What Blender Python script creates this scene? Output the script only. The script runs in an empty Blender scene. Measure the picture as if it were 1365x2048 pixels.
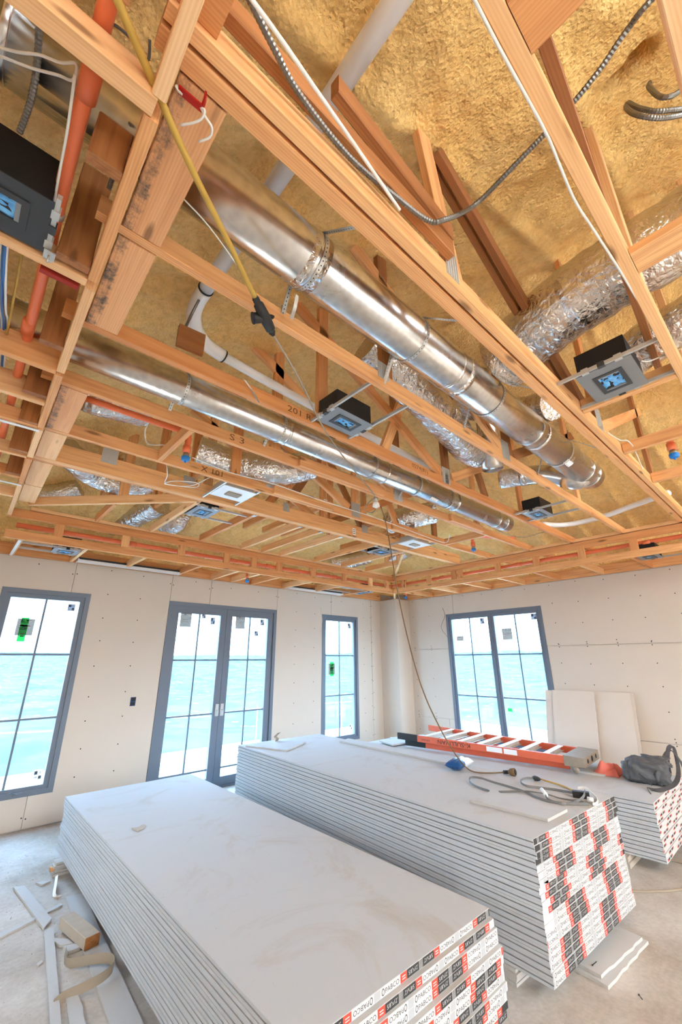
import bpy, math, random
from mathutils import Vector, Matrix, noise
random.seed(11)
SC = bpy.context.scene
COL = SC.collection
R = math.radians

# ------------------------------------------------------------------ camera
HC = 1.68
F_PX = 828.815
CAM_R = Vector((0.742119, -0.670250, -0.004917))
CAM_U = Vector((-0.222093, -0.252815, 0.941679))
CAM_F = Vector((0.632403, 0.697746, 0.336477))
cd = bpy.data.cameras.new('camera')
cam = bpy.data.objects.new('camera', cd)
COL.objects.link(cam)
m = Matrix((CAM_R, CAM_U, -CAM_F)).transposed().to_4x4()
m.translation = (0, 0, HC)
cam.matrix_world = m
cd.sensor_fit = 'VERTICAL'
cd.sensor_height = 36.0
cd.sensor_width = 36.0 * 1365 / 2048
cd.lens = F_PX / 2048 * 36.0
cd.clip_start = 0.02
cd.clip_end = 20000
SC.camera = cam

# ------------------------------------------------------------------ world, exposure
SKY = 11.0
w = bpy.data.worlds.new('sky'); SC.world = w; w.use_nodes = True
nt = w.node_tree; nt.nodes.clear()
o_ = nt.nodes.new('ShaderNodeOutputWorld'); bg = nt.nodes.new('ShaderNodeBackground')
tc = nt.nodes.new('ShaderNodeTexCoord'); sp = nt.nodes.new('ShaderNodeSeparateXYZ')
rp = nt.nodes.new('ShaderNodeValToRGB')
rp.color_ramp.elements[0].position = 0.0; rp.color_ramp.elements[0].color = (0.86, 0.93, 1.0, 1)
rp.color_ramp.elements[1].position = 0.7; rp.color_ramp.elements[1].color = (0.72, 0.86, 1.0, 1)
nt.links.new(tc.outputs['Generated'], sp.inputs[0]); nt.links.new(sp.outputs['Z'], rp.inputs[0])
nt.links.new(rp.outputs[0], bg.inputs['Color']); nt.links.new(bg.outputs[0], o_.inputs[0])
bg.inputs['Strength'].default_value = SKY
vs = SC.view_settings
vs.view_transform = 'Standard'; vs.look = 'None'; vs.gamma = 1.0; vs.use_curve_mapping = False
vs.exposure = 1.2
sd = bpy.data.lights.new('sun', 'SUN'); sd.energy = 5.0; sd.angle = R(0.6); sd.color = (1.0, 0.94, 0.86)
sun = bpy.data.objects.new('sun', sd); COL.objects.link(sun)
sun.rotation_euler = (R(36), 0, R(-8))          # comes in low over the rear openings, behind the camera
SC.cycles.diffuse_bounces = 8
SC.cycles.max_bounces = 14
SC.cycles.transparent_max_bounces = 12
SC.cycles.sample_clamp_indirect = 6.0

# ------------------------------------------------------------------ room measures
YB, XR, XL, YN = 6.175, 7.107, -0.87, -4.0       # wall planes: back, right, left, rear
ZS, ZU, ZT = 2.87, 3.095, 3.19                   # soffit, upper rail, truss undersides

def ray(px, py):
    return CAM_R * ((px - 682.5) / F_PX) - CAM_U * ((py - 1024) / F_PX) + CAM_F
def U(px, py, z):
    d = ray(px, py); t = (z - HC) / d.z; return Vector((d.x * t, d.y * t, z))
def YP(px, py, y):
    d = ray(px, py); t = y / d.y; return Vector((d.x * t, y, HC + d.z * t))
def XP(px, py, x):
    d = ray(px, py); t = x / d.x; return Vector((x, d.y * t, HC + d.z * t))
def roof_z(x, y):
    a, b, c = XR - x, x - XL, YB - y
    k = 0.25
    def smin(p, q):
        h = max(k - abs(p - q), 0) / k
        return min(p, q) - h * h * k * 0.25
    return 3.30 + 0.40 * smin(smin(a, b), c)

# ------------------------------------------------------------------ materials
def lin(r, g, b):
    f = lambda v: (v / 255 / 12.92) if v / 255 <= 0.04045 else ((v / 255 + 0.055) / 1.055) ** 2.4
    return (f(r), f(g), f(b), 1)
MATS = {}
def newmat(name):
    m = bpy.data.materials.new(name); m.use_nodes = True
    n = m.node_tree; b = n.nodes['Principled BSDF']; MATS[name] = m
    return m, n, b
def N(n, t, **kw):
    x = n.nodes.new(t)
    for k, v in kw.items():
        if hasattr(x, k): setattr(x, k, v)
        else: x.inputs[k].default_value = v
    return x
def plain(name, rgb, rough=0.7, metal=0.0, spec=0.3, var=0.0, bump=0.0, bscale=60):
    m, n, b = newmat(name)
    b.inputs['Roughness'].default_value = rough; b.inputs['Metallic'].default_value = metal
    b.inputs['Specular IOR Level'].default_value = spec
    b.inputs['Base Color'].default_value = lin(*rgb)
    if var or bump:
        t = N(n, 'ShaderNodeTexCoord'); no = N(n, 'ShaderNodeTexNoise', Scale=bscale, Detail=4.0)
        n.links.new(t.outputs['Object'], no.inputs['Vector'])
        if var:
            hs = N(n, 'ShaderNodeHueSaturation'); hs.inputs['Color'].default_value = lin(*rgb)
            mr = N(n, 'ShaderNodeMapRange'); mr.inputs['To Min'].default_value = 1 - var; mr.inputs['To Max'].default_value = 1 + var
            n.links.new(no.outputs['Fac'], mr.inputs['Value']); n.links.new(mr.outputs[0], hs.inputs['Value'])
            n.links.new(hs.outputs[0], b.inputs['Base Color'])
        if bump:
            bp = N(n, 'ShaderNodeBump', Strength=bump, Distance=0.01)
            n.links.new(no.outputs['Fac'], bp.inputs['Height']); n.links.new(bp.outputs[0], b.inputs['Normal'])
    return m

def wood(name, c_lo, c_hi, c_grain, grain=0.5):
    """board timber: grain runs along the object's own X axis, every board gets its own tone and figure"""
    m, n, b = newmat(name)
    t = N(n, 'ShaderNodeTexCoord'); oi = N(n, 'ShaderNodeObjectInfo')
    mp = N(n, 'ShaderNodeMapping'); mp.inputs['Scale'].default_value = (1.6, 34, 34)
    ad = N(n, 'ShaderNodeVectorMath', operation='ADD')
    sc = N(n, 'ShaderNodeVectorMath', operation='SCALE'); sc.inputs['Scale'].default_value = 37.0
    cb = N(n, 'ShaderNodeCombineXYZ')
    for i in range(3): n.links.new(oi.outputs['Random'], cb.inputs[i])
    n.links.new(cb.outputs[0], sc.inputs[0])
    n.links.new(t.outputs['Object'], ad.inputs[0]); n.links.new(sc.outputs[0], ad.inputs[1])
    n.links.new(ad.outputs[0], mp.inputs['Vector'])
    no = N(n, 'ShaderNodeTexNoise', Scale=1.0, Detail=5.0, Roughness=0.6, Distortion=0.6)
    n.links.new(mp.outputs[0], no.inputs['Vector'])
    mp2 = N(n, 'ShaderNodeMapping'); mp2.inputs['Scale'].default_value = (0.9, 10, 10)
    n.links.new(ad.outputs[0], mp2.inputs['Vector'])
    wv = N(n, 'ShaderNodeTexWave', Scale=3.2, Distortion=6.0, Detail=3.0)
    wv.bands_direction = 'Y'; wv.inputs['Detail Scale'].default_value = 0.7
    n.links.new(mp2.outputs[0], wv.inputs['Vector'])
    vo = N(n, 'ShaderNodeTexVoronoi', Scale=1.0); vo.feature = 'F1'
    mp3 = N(n, 'ShaderNodeMapping'); mp3.inputs['Scale'].default_value = (2.3, 9, 9)
    n.links.new(ad.outputs[0], mp3.inputs['Vector']); n.links.new(mp3.outputs[0], vo.inputs['Vector'])
    kr = N(n, 'ShaderNodeValToRGB'); kr.color_ramp.elements[0].position = 0.07; kr.color_ramp.elements[1].position = 0.16
    kr.color_ramp.elements[0].color = (1, 1, 1, 1); kr.color_ramp.elements[1].color = (0, 0, 0, 1)
    n.links.new(vo.outputs['Distance'], kr.inputs[0])
    base = N(n, 'ShaderNodeMixRGB'); base.inputs[1].default_value = lin(*c_lo); base.inputs[2].default_value = lin(*c_hi)
    n.links.new(oi.outputs['Random'], base.inputs[0])
    g1 = N(n, 'ShaderNodeMixRGB'); g1.inputs[2].default_value = lin(*c_grain)
    f1 = N(n, 'ShaderNodeMath', operation='MULTIPLY'); f1.inputs[1].default_value = grain
    gr = N(n, 'ShaderNodeValToRGB'); gr.color_ramp.elements[0].position = 0.45; gr.color_ramp.elements[1].position = 0.75
    n.links.new(no.outputs['Fac'], gr.inputs[0])
    mx = N(n, 'ShaderNodeMath', operation='ADD'); w5 = N(n, 'ShaderNodeMath', operation='MULTIPLY'); w5.inputs[1].default_value = 0.45
    n.links.new(wv.outputs['Fac'], w5.inputs[0]); n.links.new(gr.outputs[0], mx.inputs[0]); n.links.new(w5.outputs[0], mx.inputs[1])
    n.links.new(mx.outputs[0], f1.inputs[0]); n.links.new(f1.outputs[0], g1.inputs[0]); n.links.new(base.outputs[0], g1.inputs[1])
    kn = N(n, 'ShaderNodeMixRGB'); kn.inputs[2].default_value = lin(96, 58, 28)
    kf = N(n, 'ShaderNodeMath', operation='MULTIPLY'); kf.inputs[1].default_value = 0.7
    n.links.new(kr.outputs[0], kf.inputs[0]); n.links.new(kf.outputs[0], kn.inputs[0]); n.links.new(g1.outputs[0], kn.inputs[1])
    n.links.new(kn.outputs[0], b.inputs['Base Color'])
    b.inputs['Roughness'].default_value = 0.62; b.inputs['Specular IOR Level'].default_value = 0.25
    bp = N(n, 'ShaderNodeBump', Strength=0.18, Distance=0.004)
    n.links.new(no.outputs['Fac'], bp.inputs['Height']); n.links.new(bp.outputs[0], b.inputs['Normal'])
    return m

wood('fir', (212, 146, 90), (234, 180, 122), (166, 94, 46), 0.5)
wood('fir_pale', (226, 176, 122), (240, 196, 146), (186, 122, 68), 0.45)
wood('fir_brown_shade', (150, 96, 56), (176, 118, 70), (112, 64, 32), 0.55)  # brown fir; the shade over boards among the trusses is put into its colour
# mouldy plank: timber with grey-black mildew patches along one side
m = wood('fir_mould', (222, 164, 112), (230, 178, 126), (174, 108, 60), 0.4)
n = m.node_tree; b = n.nodes['Principled BSDF']
src = b.inputs['Base Color'].links[0].from_socket
t = N(n, 'ShaderNodeTexCoord'); no = N(n, 'ShaderNodeTexNoise', Scale=9.0, Detail=9.0, Roughness=0.8)
sx = N(n, 'ShaderNodeSeparateXYZ'); n.links.new(t.outputs['Object'], sx.inputs[0]); n.links.new(t.outputs['Object'], no.inputs['Vector'])
mr = N(n, 'ShaderNodeMapRange'); mr.inputs['From Min'].default_value = -0.01; mr.inputs['From Max'].default_value = 0.035
mr.inputs['To Min'].default_value = -0.3; mr.inputs['To Max'].default_value = 0.06
n.links.new(sx.outputs['Y'], mr.inputs['Value'])
ad = N(n, 'ShaderNodeMath', operation='ADD'); n.links.new(mr.outputs[0], ad.inputs[0]); n.links.new(no.outputs['Fac'], ad.inputs[1])
cr = N(n, 'ShaderNodeValToRGB'); cr.color_ramp.elements[0].position = 0.50; cr.color_ramp.elements[1].position = 0.66
n.links.new(ad.outputs[0], cr.inputs[0])
mx = N(n, 'ShaderNodeMixRGB'); mx.inputs[2].default_value = lin(92, 84, 72)
n.links.new(cr.outputs[0], mx.inputs[0]); n.links.new(src, mx.inputs[1]); n.links.new(mx.outputs[0], b.inputs['Base Color'])

# spray foam
m, n, b = newmat('foam')
t = N(n, 'ShaderNodeTexCoord'); n1 = N(n, 'ShaderNodeTexNoise', Scale=2.2, Detail=6.0, Roughness=0.6)
n2 = N(n, 'ShaderNodeTexNoise', Scale=26.0, Detail=5.0, Roughness=0.65); n3 = N(n, 'ShaderNodeTexVoronoi', Scale=55.0)
for q in (n1, n2, n3): n.links.new(t.outputs['Object'], q.inputs['Vector'])
mx = N(n, 'ShaderNodeMixRGB'); mx.inputs[1].default_value = lin(246, 188, 100); mx.inputs[2].default_value = lin(255, 222, 154)
n.links.new(n1.outputs['Fac'], mx.inputs[0])
n4 = N(n, 'ShaderNodeTexNoise', Scale=18.0, Detail=6.0, Roughness=0.75); n.links.new(t.outputs['Object'], n4.inputs['Vector'])
c4 = N(n, 'ShaderNodeValToRGB'); c4.color_ramp.elements[0].position = 0.36; c4.color_ramp.elements[0].color = (0.72, 0.66, 0.55, 1); c4.color_ramp.elements[1].position = 0.56; c4.color_ramp.elements[1].color = (1, 1, 1, 1)
n.links.new(n4.outputs['Fac'], c4.inputs[0])
m4 = N(n, 'ShaderNodeMixRGB', blend_type='MULTIPLY'); m4.inputs[0].default_value = 0.55
n.links.new(mx.outputs[0], m4.inputs[1]); n.links.new(c4.outputs[0], m4.inputs[2]); n.links.new(m4.outputs[0], b.inputs['Base Color'])
b.inputs['Roughness'].default_value = 0.55; b.inputs['Specular IOR Level'].default_value = 0.3
ad = N(n, 'ShaderNodeMath', operation='MULTIPLY_ADD'); ad.inputs[1].default_value = 0.35
n.links.new(n3.outputs['Distance'], ad.inputs[0]); n.links.new(n2.outputs['Fac'], ad.inputs[2])
bp = N(n, 'ShaderNodeBump', Strength=0.9, Distance=0.035); n.links.new(ad.outputs[0], bp.inputs['Height']); n.links.new(bp.outputs[0], b.inputs['Normal'])

# dusty concrete floor
m, n, b = newmat('concrete')
t = N(n, 'ShaderNodeTexCoord'); n1 = N(n, 'ShaderNodeTexNoise', Scale=1.3, Detail=8.0, Roughness=0.65); n2 = N(n, 'ShaderNodeTexNoise', Scale=40.0, Detail=4.0)
for q in (n1, n2): n.links.new(t.outputs['Object'], q.inputs['Vector'])
cr = N(n, 'ShaderNodeValToRGB'); e = cr.color_ramp.elements; e[0].position = 0.3; e[0].color = lin(168, 154, 138); e[1].position = 0.62; e[1].color = lin(214, 208, 200)
n.links.new(n1.outputs['Fac'], cr.inputs[0])
mx = N(n, 'ShaderNodeMixRGB', blend_type='MULTIPLY'); mx.inputs[0].default_value = 0.35
n.links.new(cr.outputs[0], mx.inputs[1]); n.links.new(n2.outputs['Fac'], mx.inputs[2]); n.links.new(mx.outputs[0], b.inputs['Base Color'])
b.inputs['Roughness'].default_value = 0.85
bp = N(n, 'ShaderNodeBump', Strength=0.25, Distance=0.004); n.links.new(n2.outputs['Fac'], bp.inputs['Height']); n.links.new(bp.outputs[0], b.inputs['Normal'])

plain('wallboard', (204, 190, 174), 0.9, var=0.03, bscale=3)
plain('wallboard_core', (196, 188, 178), 0.95)
# paper face of stacked sheets: pale grey with scuffs and brown dust
m, n, b = newmat('board_face')
t = N(n, 'ShaderNodeTexCoord'); n1 = N(n, 'ShaderNodeTexNoise', Scale=1.1, Detail=9.0, Roughness=0.7, Distortion=1.2); n2 = N(n, 'ShaderNodeTexNoise', Scale=90.0, Detail=3.0)
for q in (n1, n2): n.links.new(t.outputs['Object'], q.inputs['Vector'])
cr = N(n, 'ShaderNodeValToRGB'); e = cr.color_ramp.elements; e[0].position = 0.30; e[0].color = lin(174, 164, 150); e[1].position = 0.46; e[1].color = lin(186, 186, 185)
n.links.new(n1.outputs['Fac'], cr.inputs[0]); n.links.new(cr.outputs[0], b.inputs['Base Color']); b.inputs['Roughness'].default_value = 0.9
plain('board_edge', (186, 188, 190), 0.95, var=0.08, bscale=25)
plain('gypsum', (186, 181, 174), 0.95, var=0.1, bscale=40, bump=0.3)
plain('tape_white', (196, 194, 190), 0.5); plain('tape_black', (52, 52, 52), 0.5); plain('tape_red', (204, 74, 56), 0.5)
plain('tape_grey', (170, 170, 170), 0.5); plain('ink', (40, 40, 42), 0.6)
plain('frame_grey', (104, 112, 122), 0.45, spec=0.4)
plain('black_box', (26, 24, 24), 0.5); plain('box_grey', (132, 132, 132), 0.45, metal=0.35, var=0.06, bscale=8); plain('box_dark', (56, 58, 60), 0.4)
plain('white_metal', (226, 224, 220), 0.4); plain('cpvc', (226, 118, 76), 0.4); plain('pvc', (228, 226, 222), 0.3, spec=0.5)
plain('cap_blue', (40, 120, 190), 0.35); plain('brass', (150, 142, 120), 0.4, metal=0.8)
plain('steel', (190, 188, 182), 0.42, metal=0.5, var=0.06, bscale=30); plain('strap', (196, 194, 188), 0.42, metal=0.75)
plain('cord_yellow', (182, 146, 66), 0.55, var=0.12, bscale=18); plain('cord_tan', (112, 86, 56), 0.6); plain('cord_grey', (112, 110, 106), 0.6)
plain('cord_white', (222, 218, 208), 0.5); plain('cord_blue', (66, 112, 170), 0.5); plain('rubber_black', (44, 42, 40), 0.6)
plain('ladder_orange', (214, 102, 70), 0.5, var=0.1, bscale=14); plain('aluminium', (206, 198, 186), 0.5, metal=0.25, var=0.08, bscale=20)
plain('bag_cloth', (86, 86, 88), 0.7, var=0.25, bump=0.9, bscale=22); plain('cloth_coral', (216, 118, 104), 0.9); plain('pouch_blue', (36, 86, 140), 0.35); plain('pouch_white', (210, 216, 222), 0.4)
def backlit(name, rgb, k=0.5):
    m, n, b = newmat(name); b.inputs['Base Color'].default_value = lin(*rgb); b.inputs['Roughness'].default_value = 0.7
    t = N(n, 'ShaderNodeBsdfTranslucent'); t.inputs['Color'].default_value = lin(*rgb); x = N(n, 'ShaderNodeMixShader'); x.inputs[0].default_value = k
    o = n.nodes['Material Output']; n.links.new(b.outputs[0], x.inputs[1]); n.links.new(t.outputs[0], x.inputs[2]); n.links.new(x.outputs[0], o.inputs['Surface'])
backlit('sticker_brown', (112, 98, 86), 0.3); backlit('sticker_grey', (104, 104, 112), 0.3); backlit('sticker_green', (30, 150, 60), 0.32)
backlit('sticker_white', (196, 192, 186), 0.35); backlit('sticker_ink', (70, 70, 74), 0.3)
plain('paper', (236, 234, 230), 0.8); plain('tape_redshine', (170, 28, 20), 0.3); plain('paint_red', (150, 44, 34), 0.7)
plain('cap_metal', (150, 138, 122), 0.5, metal=0.3, var=0.25, bscale=16); plain('marker', (104, 66, 36), 0.7); plain('outlet_blue', (30, 64, 110), 0.5); plain('kraft', (150, 136, 118), 0.85); plain('dusty_wood', (176, 164, 148), 0.85, var=0.12, bscale=20)
# galvanised sheet
m, n, b = newmat('galv')
t = N(n, 'ShaderNodeTexCoord'); v = N(n, 'ShaderNodeTexVoronoi', Scale=26.0); n1 = N(n, 'ShaderNodeTexNoise', Scale=5.0, Detail=5.0)
n.links.new(t.outputs['Object'], v.inputs['Vector']); n.links.new(t.outputs['Object'], n1.inputs['Vector'])
mr = N(n, 'ShaderNodeMapRange'); mr.inputs['To Min'].default_value = 0.18; mr.inputs['To Max'].default_value = 0.32
n.links.new(n1.outputs['Fac'], mr.inputs['Value']); n.links.new(mr.outputs[0], b.inputs['Roughness'])
mx = N(n, 'ShaderNodeMixRGB'); mx.inputs[1].default_value = lin(196, 196, 196); mx.inputs[2].default_value = lin(222, 222, 220); n.links.new(v.outputs['Distance'], mx.inputs[0])
n.links.new(mx.outputs[0], b.inputs['Base Color']); b.inputs['Metallic'].default_value = 1.0
# crinkled foil
m, n, b = newmat('foil')
t = N(n, 'ShaderNodeTexCoord'); n1 = N(n, 'ShaderNodeTexNoise', Scale=16.0, Detail=4.0, Distortion=2.5); v = N(n, 'ShaderNodeTexVoronoi', Scale=22.0); v.feature = 'DISTANCE_TO_EDGE'
n.links.new(t.outputs['Object'], v.inputs['Vector']); n.links.new(t.outputs['Object'], n1.inputs['Vector'])
ad = N(n, 'ShaderNodeMath', operation='ADD'); n.links.new(n1.outputs['Fac'], ad.inputs[0]); n.links.new(v.outputs['Distance'], ad.inputs[1])
bp = N(n, 'ShaderNodeBump', Strength=0.55, Distance=0.02); n.links.new(ad.outputs[0], bp.inputs['Height']); n.links.new(bp.outputs[0], b.inputs['Normal'])
b.inputs['Metallic'].default_value = 1.0; b.inputs['Roughness'].default_value = 0.22; b.inputs['Base Color'].default_value = lin(214, 210, 204)
# flexible metal conduit: spiral ribs come from geometry
plain('conduit', (122, 118, 112), 0.35, metal=0.85)
# glazing with bluish protective film
m, n, b = newmat('glazing')
out = n.nodes['Material Output']; n.nodes.remove(b)
tr = N(n, 'ShaderNodeBsdfTransparent'); tr.inputs['Color'].default_value = (0.66, 0.82, 0.96, 1)
tl = N(n, 'ShaderNodeBsdfTranslucent'); tl.inputs['Color'].default_value = (0.62, 0.86, 1.0, 1)
gl = N(n, 'ShaderNodeBsdfGlossy', Roughness=0.05); gl.inputs['Color'].default_value = (1, 1, 1, 1)
ms = N(n, 'ShaderNodeMixShader'); ms.inputs[0].default_value = 0.025
ms2 = N(n, 'ShaderNodeMixShader'); ms2.inputs[0].default_value = 0.03
n.links.new(tr.outputs[0], ms.inputs[1]); n.links.new(tl.outputs[0], ms.inputs[2])
n.links.new(ms.outputs[0], ms2.inputs[1]); n.links.new(gl.outputs[0], ms2.inputs[2]); n.links.new(ms2.outputs[0], out.inputs['Surface'])
# blue film over the light fittings (crinkled plastic)
m, n, b = newmat('blue_film')
t = N(n, 'ShaderNodeTexCoord'); v = N(n, 'ShaderNodeTexVoronoi', Scale=30.0); n.links.new(t.outputs['Object'], v.inputs['Vector'])
cr = N(n, 'ShaderNodeValToRGB'); e = cr.color_ramp.elements; e[0].color = lin(40, 120, 190); e[1].color = lin(120, 190, 235); n.links.new(v.outputs['Distance'], cr.inputs[0]); n.links.new(cr.outputs[0], b.inputs['Base Color'])
b.inputs['Roughness'].default_value = 0.2
bp = N(n, 'ShaderNodeBump', Strength=0.7, Distance=0.01); n.links.new(v.outputs['Distance'], bp.inputs['Height']); n.links.new(bp.outputs[0], b.inputs['Normal'])
# far country seen through the windows
m, n, b = newmat('valley')
t = N(n, 'ShaderNodeTexCoord'); n1 = N(n, 'ShaderNodeTexNoise', Scale=0.012, Detail=8.0, Roughness=0.7); v = N(n, 'ShaderNodeTexVoronoi', Scale=0.03)
n.links.new(t.outputs['Object'], n1.inputs['Vector']); n.links.new(t.outputs['Object'], v.inputs['Vector'])
cr = N(n, 'ShaderNodeValToRGB'); e = cr.color_ramp.elements; e[0].position = 0.35; e[0].color = lin(40, 58, 68); e[1].position = 0.72; e[1].color = lin(84, 98, 104)
n.links.new(n1.outputs['Fac'], cr.inputs[0])
c2 = N(n, 'ShaderNodeValToRGB'); e = c2.color_ramp.elements; e[0].position = 0.10; e[0].color = (1, 1, 1, 1); e[1].position = 0.16; e[1].color = (0, 0, 0, 1)
n.links.new(v.outputs['Distance'], c2.inputs[0])
mx = N(n, 'ShaderNodeMixRGB'); mx.inputs[2].default_value = lin(150, 150, 148); n.links.new(c2.outputs[0], mx.inputs[0]); n.links.new(cr.outputs[0], mx.inputs[1])
n.links.new(mx.outputs[0], b.inputs['Base Color']); b.inputs['Roughness'].default_value = 1.0; b.inputs['Specular IOR Level'].default_value = 0.0
plain('far_hill', (120, 140, 152), 0.95); plain('terrace', (240, 237, 230), 0.9, var=0.06, bscale=4)

# ------------------------------------------------------------------ object helpers
WM = {}
SEEN = {}
def _link(o, parent, M=None):
    COL.objects.link(o)
    M = M if M is not None else Matrix()
    if parent is not None:
        o.parent = parent; o.matrix_parent_inverse = WM[parent.name].inverted()
    o.matrix_basis = M; WM[o.name] = M.copy()
    return o
def tag(o, label, cat, group=None, kind=None):
    if label: o['label'] = label
    if cat: o['category'] = cat
    if group: o['group'] = group
    if kind: o['kind'] = kind
    if label:
        if label in SEEN and SEEN[label] != group: print('DUP LABEL', label)
        if label in SEEN and group is None: print('DUP LABEL', label)
        SEEN[label] = group
    return o
def empty(name, loc, label=None, cat=None, group=None, kind=None, M=None):
    o = bpy.data.objects.new(name, None); o.empty_display_size = 0.1
    _link(o, None, M if M is not None else Matrix.Translation(Vector(loc)))
    return tag(o, label, cat, group, kind)
def mesh(name, verts, faces, mats, parent=None, M=None, smooth=False, mi=None):
    me = bpy.data.meshes.new(name); me.from_pydata([tuple(v) for v in verts], [], faces); me.update()
    for mm in (mats if isinstance(mats, (list, tuple)) else [mats]): me.materials.append(MATS[mm])
    if mi: me.polygons.foreach_set('material_index', mi)
    if smooth: me.polygons.foreach_set('use_smooth', [True] * len(me.polygons))
    o = bpy.data.objects.new(name, me)
    return _link(o, parent, M)
def share(name, src, parent, M):
    o = bpy.data.objects.new(name, src.data); return _link(o, parent, M)
class MB:
    """collects shapes for one mesh"""
    def __init__(s): s.v = []; s.f = []; s.mi = []
    def add(s, v, f, k=0):
        b = len(s.v); s.v += [Vector(q) for q in v]; s.f += [[b + i for i in q] for q in f]; s.mi += [k] * len(f)
    def box(s, x0, x1, y0, y1, z0, z1, k=0):
        v = [(x0, y0, z0), (x1, y0, z0), (x1, y1, z0), (x0, y1, z0), (x0, y0, z1), (x1, y0, z1), (x1, y1, z1), (x0, y1, z1)]
        s.add(v, [(0, 3, 2, 1), (4, 5, 6, 7), (0, 1, 5, 4), (1, 2, 6, 5), (2, 3, 7, 6), (3, 0, 4, 7)], k)
    def tube(s, pts, r, n=8, k=0, cap=True, rr=None):
        v, f = tube_geo(pts, r, n, cap, rr); s.add(v, f, k)
    def build(s, name, mats, parent=None, M=None, smooth=False, origin=None):
        if origin is not None:
            q = Vector(origin); s.v = [a - q for a in s.v]; M = Matrix.Translation(q)
        return mesh(name, s.v, s.f, mats, parent, M, smooth, s.mi)
def smooth_path(pts, n=6):
    p = [Vector(q) for q in pts]
    if len(p) < 3: return p
    out = []
    for i in range(len(p) - 1):
        a = p[i - 1] if i else p[0] * 2 - p[1]; b, c = p[i], p[i + 1]
        d = p[i + 2] if i + 2 < len(p) else p[-1] * 2 - p[-2]
        for j in range(n):
            t = j / n
            out.append(0.5 * ((2 * b) + (c - a) * t + (2 * a - 5 * b + 4 * c - d) * t * t + (3 * b - a - 3 * c + d) * t ** 3))
    out.append(p[-1]); return out
def tube_geo(pts, r, n=8, cap=True, rr=None):
    P = [Vector(q) for q in pts]; v = []; f = []
    t0 = (P[1] - P[0]).normalized(); u = t0.orthogonal().normalized()
    for i, q in enumerate(P):
        t = ((P[min(i + 1, len(P) - 1)] - P[max(i - 1, 0)]).normalized())
        u = (u - t * u.dot(t)); u = u.normalized() if u.length > 1e-6 else t.orthogonal().normalized()
        w_ = t.cross(u); ra = rr[i] if rr else r
        for j in range(n):
            a = 2 * math.pi * j / n; v.append(q + (u * math.cos(a) + w_ * math.sin(a)) * ra)
    for i in range(len(P) - 1):
        for j in range(n):
            a, b = i * n + j, i * n + (j + 1) % n; f.append((a, b, b + n, a + n))
    if cap: f.append(tuple(range(n - 1, -1, -1))); f.append(tuple((len(P) - 1) * n + j for j in range(n)))
    return v, f
def tube(name, pts, r, mat, parent=None, n=8, sm=6, rr=None):
    p = smooth_path(pts, sm) if sm else [Vector(q) for q in pts]
    q = p[0]; v, f = tube_geo([a - q for a in p], r, n, True, rr)
    return mesh(name, v, f, mat, parent, Matrix.Translation(q), True)
def beam_M(a, b, up=(0, 0, 1)):
    a, b = Vector(a), Vector(b); x = (b - a).normalized(); up = Vector(up)
    y = up.cross(x).normalized(); z = x.cross(y)
    M = Matrix((x, y, z)).transposed().to_4x4(); M.translation = a
    return M, (b - a).length
def beam(name, a, b, wd, ht, mat='fir', parent=None, up=(0, 0, 1), base='bottom', c=0.003):
    """sawn board from a to b; a-b runs along the middle of its underside; wd across, ht up"""
    M, L = beam_M(a, b, up)
    z0 = 0 if base == 'bottom' else -ht / 2
    h = wd / 2
    sec = [(-h + c, z0), (h - c, z0), (h, z0 + c), (h, z0 + ht - c), (h - c, z0 + ht), (-h + c, z0 + ht), (-h, z0 + ht - c), (-h, z0 + c)]
    v = [(0, p, q) for p, q in sec] + [(L, p, q) for p, q in sec]
    f = [(i, i + 8, (i + 1) % 8 + 8, (i + 1) % 8) for i in range(8)] + [tuple(range(8)), tuple(range(15, 7, -1))]
    f = [tuple(reversed(q)) for q in f]
    return mesh(name, v, f, mat, parent, M)
def ribbon(pts, wd, side, th=0.0015):
    """flat band of width wd along side direction"""
    v = []; f = []; s = Vector(side).normalized() * wd / 2
    P = [Vector(q) for q in pts]
    for i, q in enumerate(P):
        t = (P[min(i + 1, len(P) - 1)] - P[max(i - 1, 0)]).normalized(); nn = t.cross(s).normalized() * th / 2
        v += [q - s - nn, q + s - nn, q + s + nn, q - s + nn]
    for i in range(len(P) - 1):
        for j in range(4):
            a, b = i * 4 + j, i * 4 + (j + 1) % 4; f.append((a, b, b + 4, a + 4))
    f.append((3, 2, 1, 0)); e = (len(P) - 1) * 4; f.append((e, e + 1, e + 2, e + 3))
    return v, f
ORD = ['first', 'second', 'third', 'fourth', 'fifth', 'sixth', 'seventh', 'eighth', 'ninth', 'tenth', 'eleventh', 'twelfth', 'thirteenth',
       'fourteenth', 'fifteenth', 'sixteenth', 'seventeenth', 'eighteenth', 'nineteenth', 'twentieth', 'twenty-first', 'twenty-second']
TXT = {}
def text_geo(s):
    """flat letter shapes scaled to a unit box (width, height = 1)"""
    if s not in TXT:
        cu = bpy.data.curves.new('letters', 'FONT'); cu.body = s; cu.resolution_u = 2
        ob = bpy.data.objects.new('letters', cu); COL.objects.link(ob)
        me = bpy.data.meshes.new_from_object(ob)
        vv = [v.co.copy() for v in me.vertices]; ff = [tuple(p.vertices) for p in me.polygons]
        x0 = min(v.x for v in vv); x1 = max(v.x for v in vv); y0 = min(v.y for v in vv); y1 = max(v.y for v in vv)
        TXT[s] = ([((v.x - x0) / (x1 - x0), (v.y - y0) / (y1 - y0)) for v in vv], ff)
        bpy.data.objects.remove(ob); bpy.data.curves.remove(cu); bpy.data.meshes.remove(me)
    return TXT[s]
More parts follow.
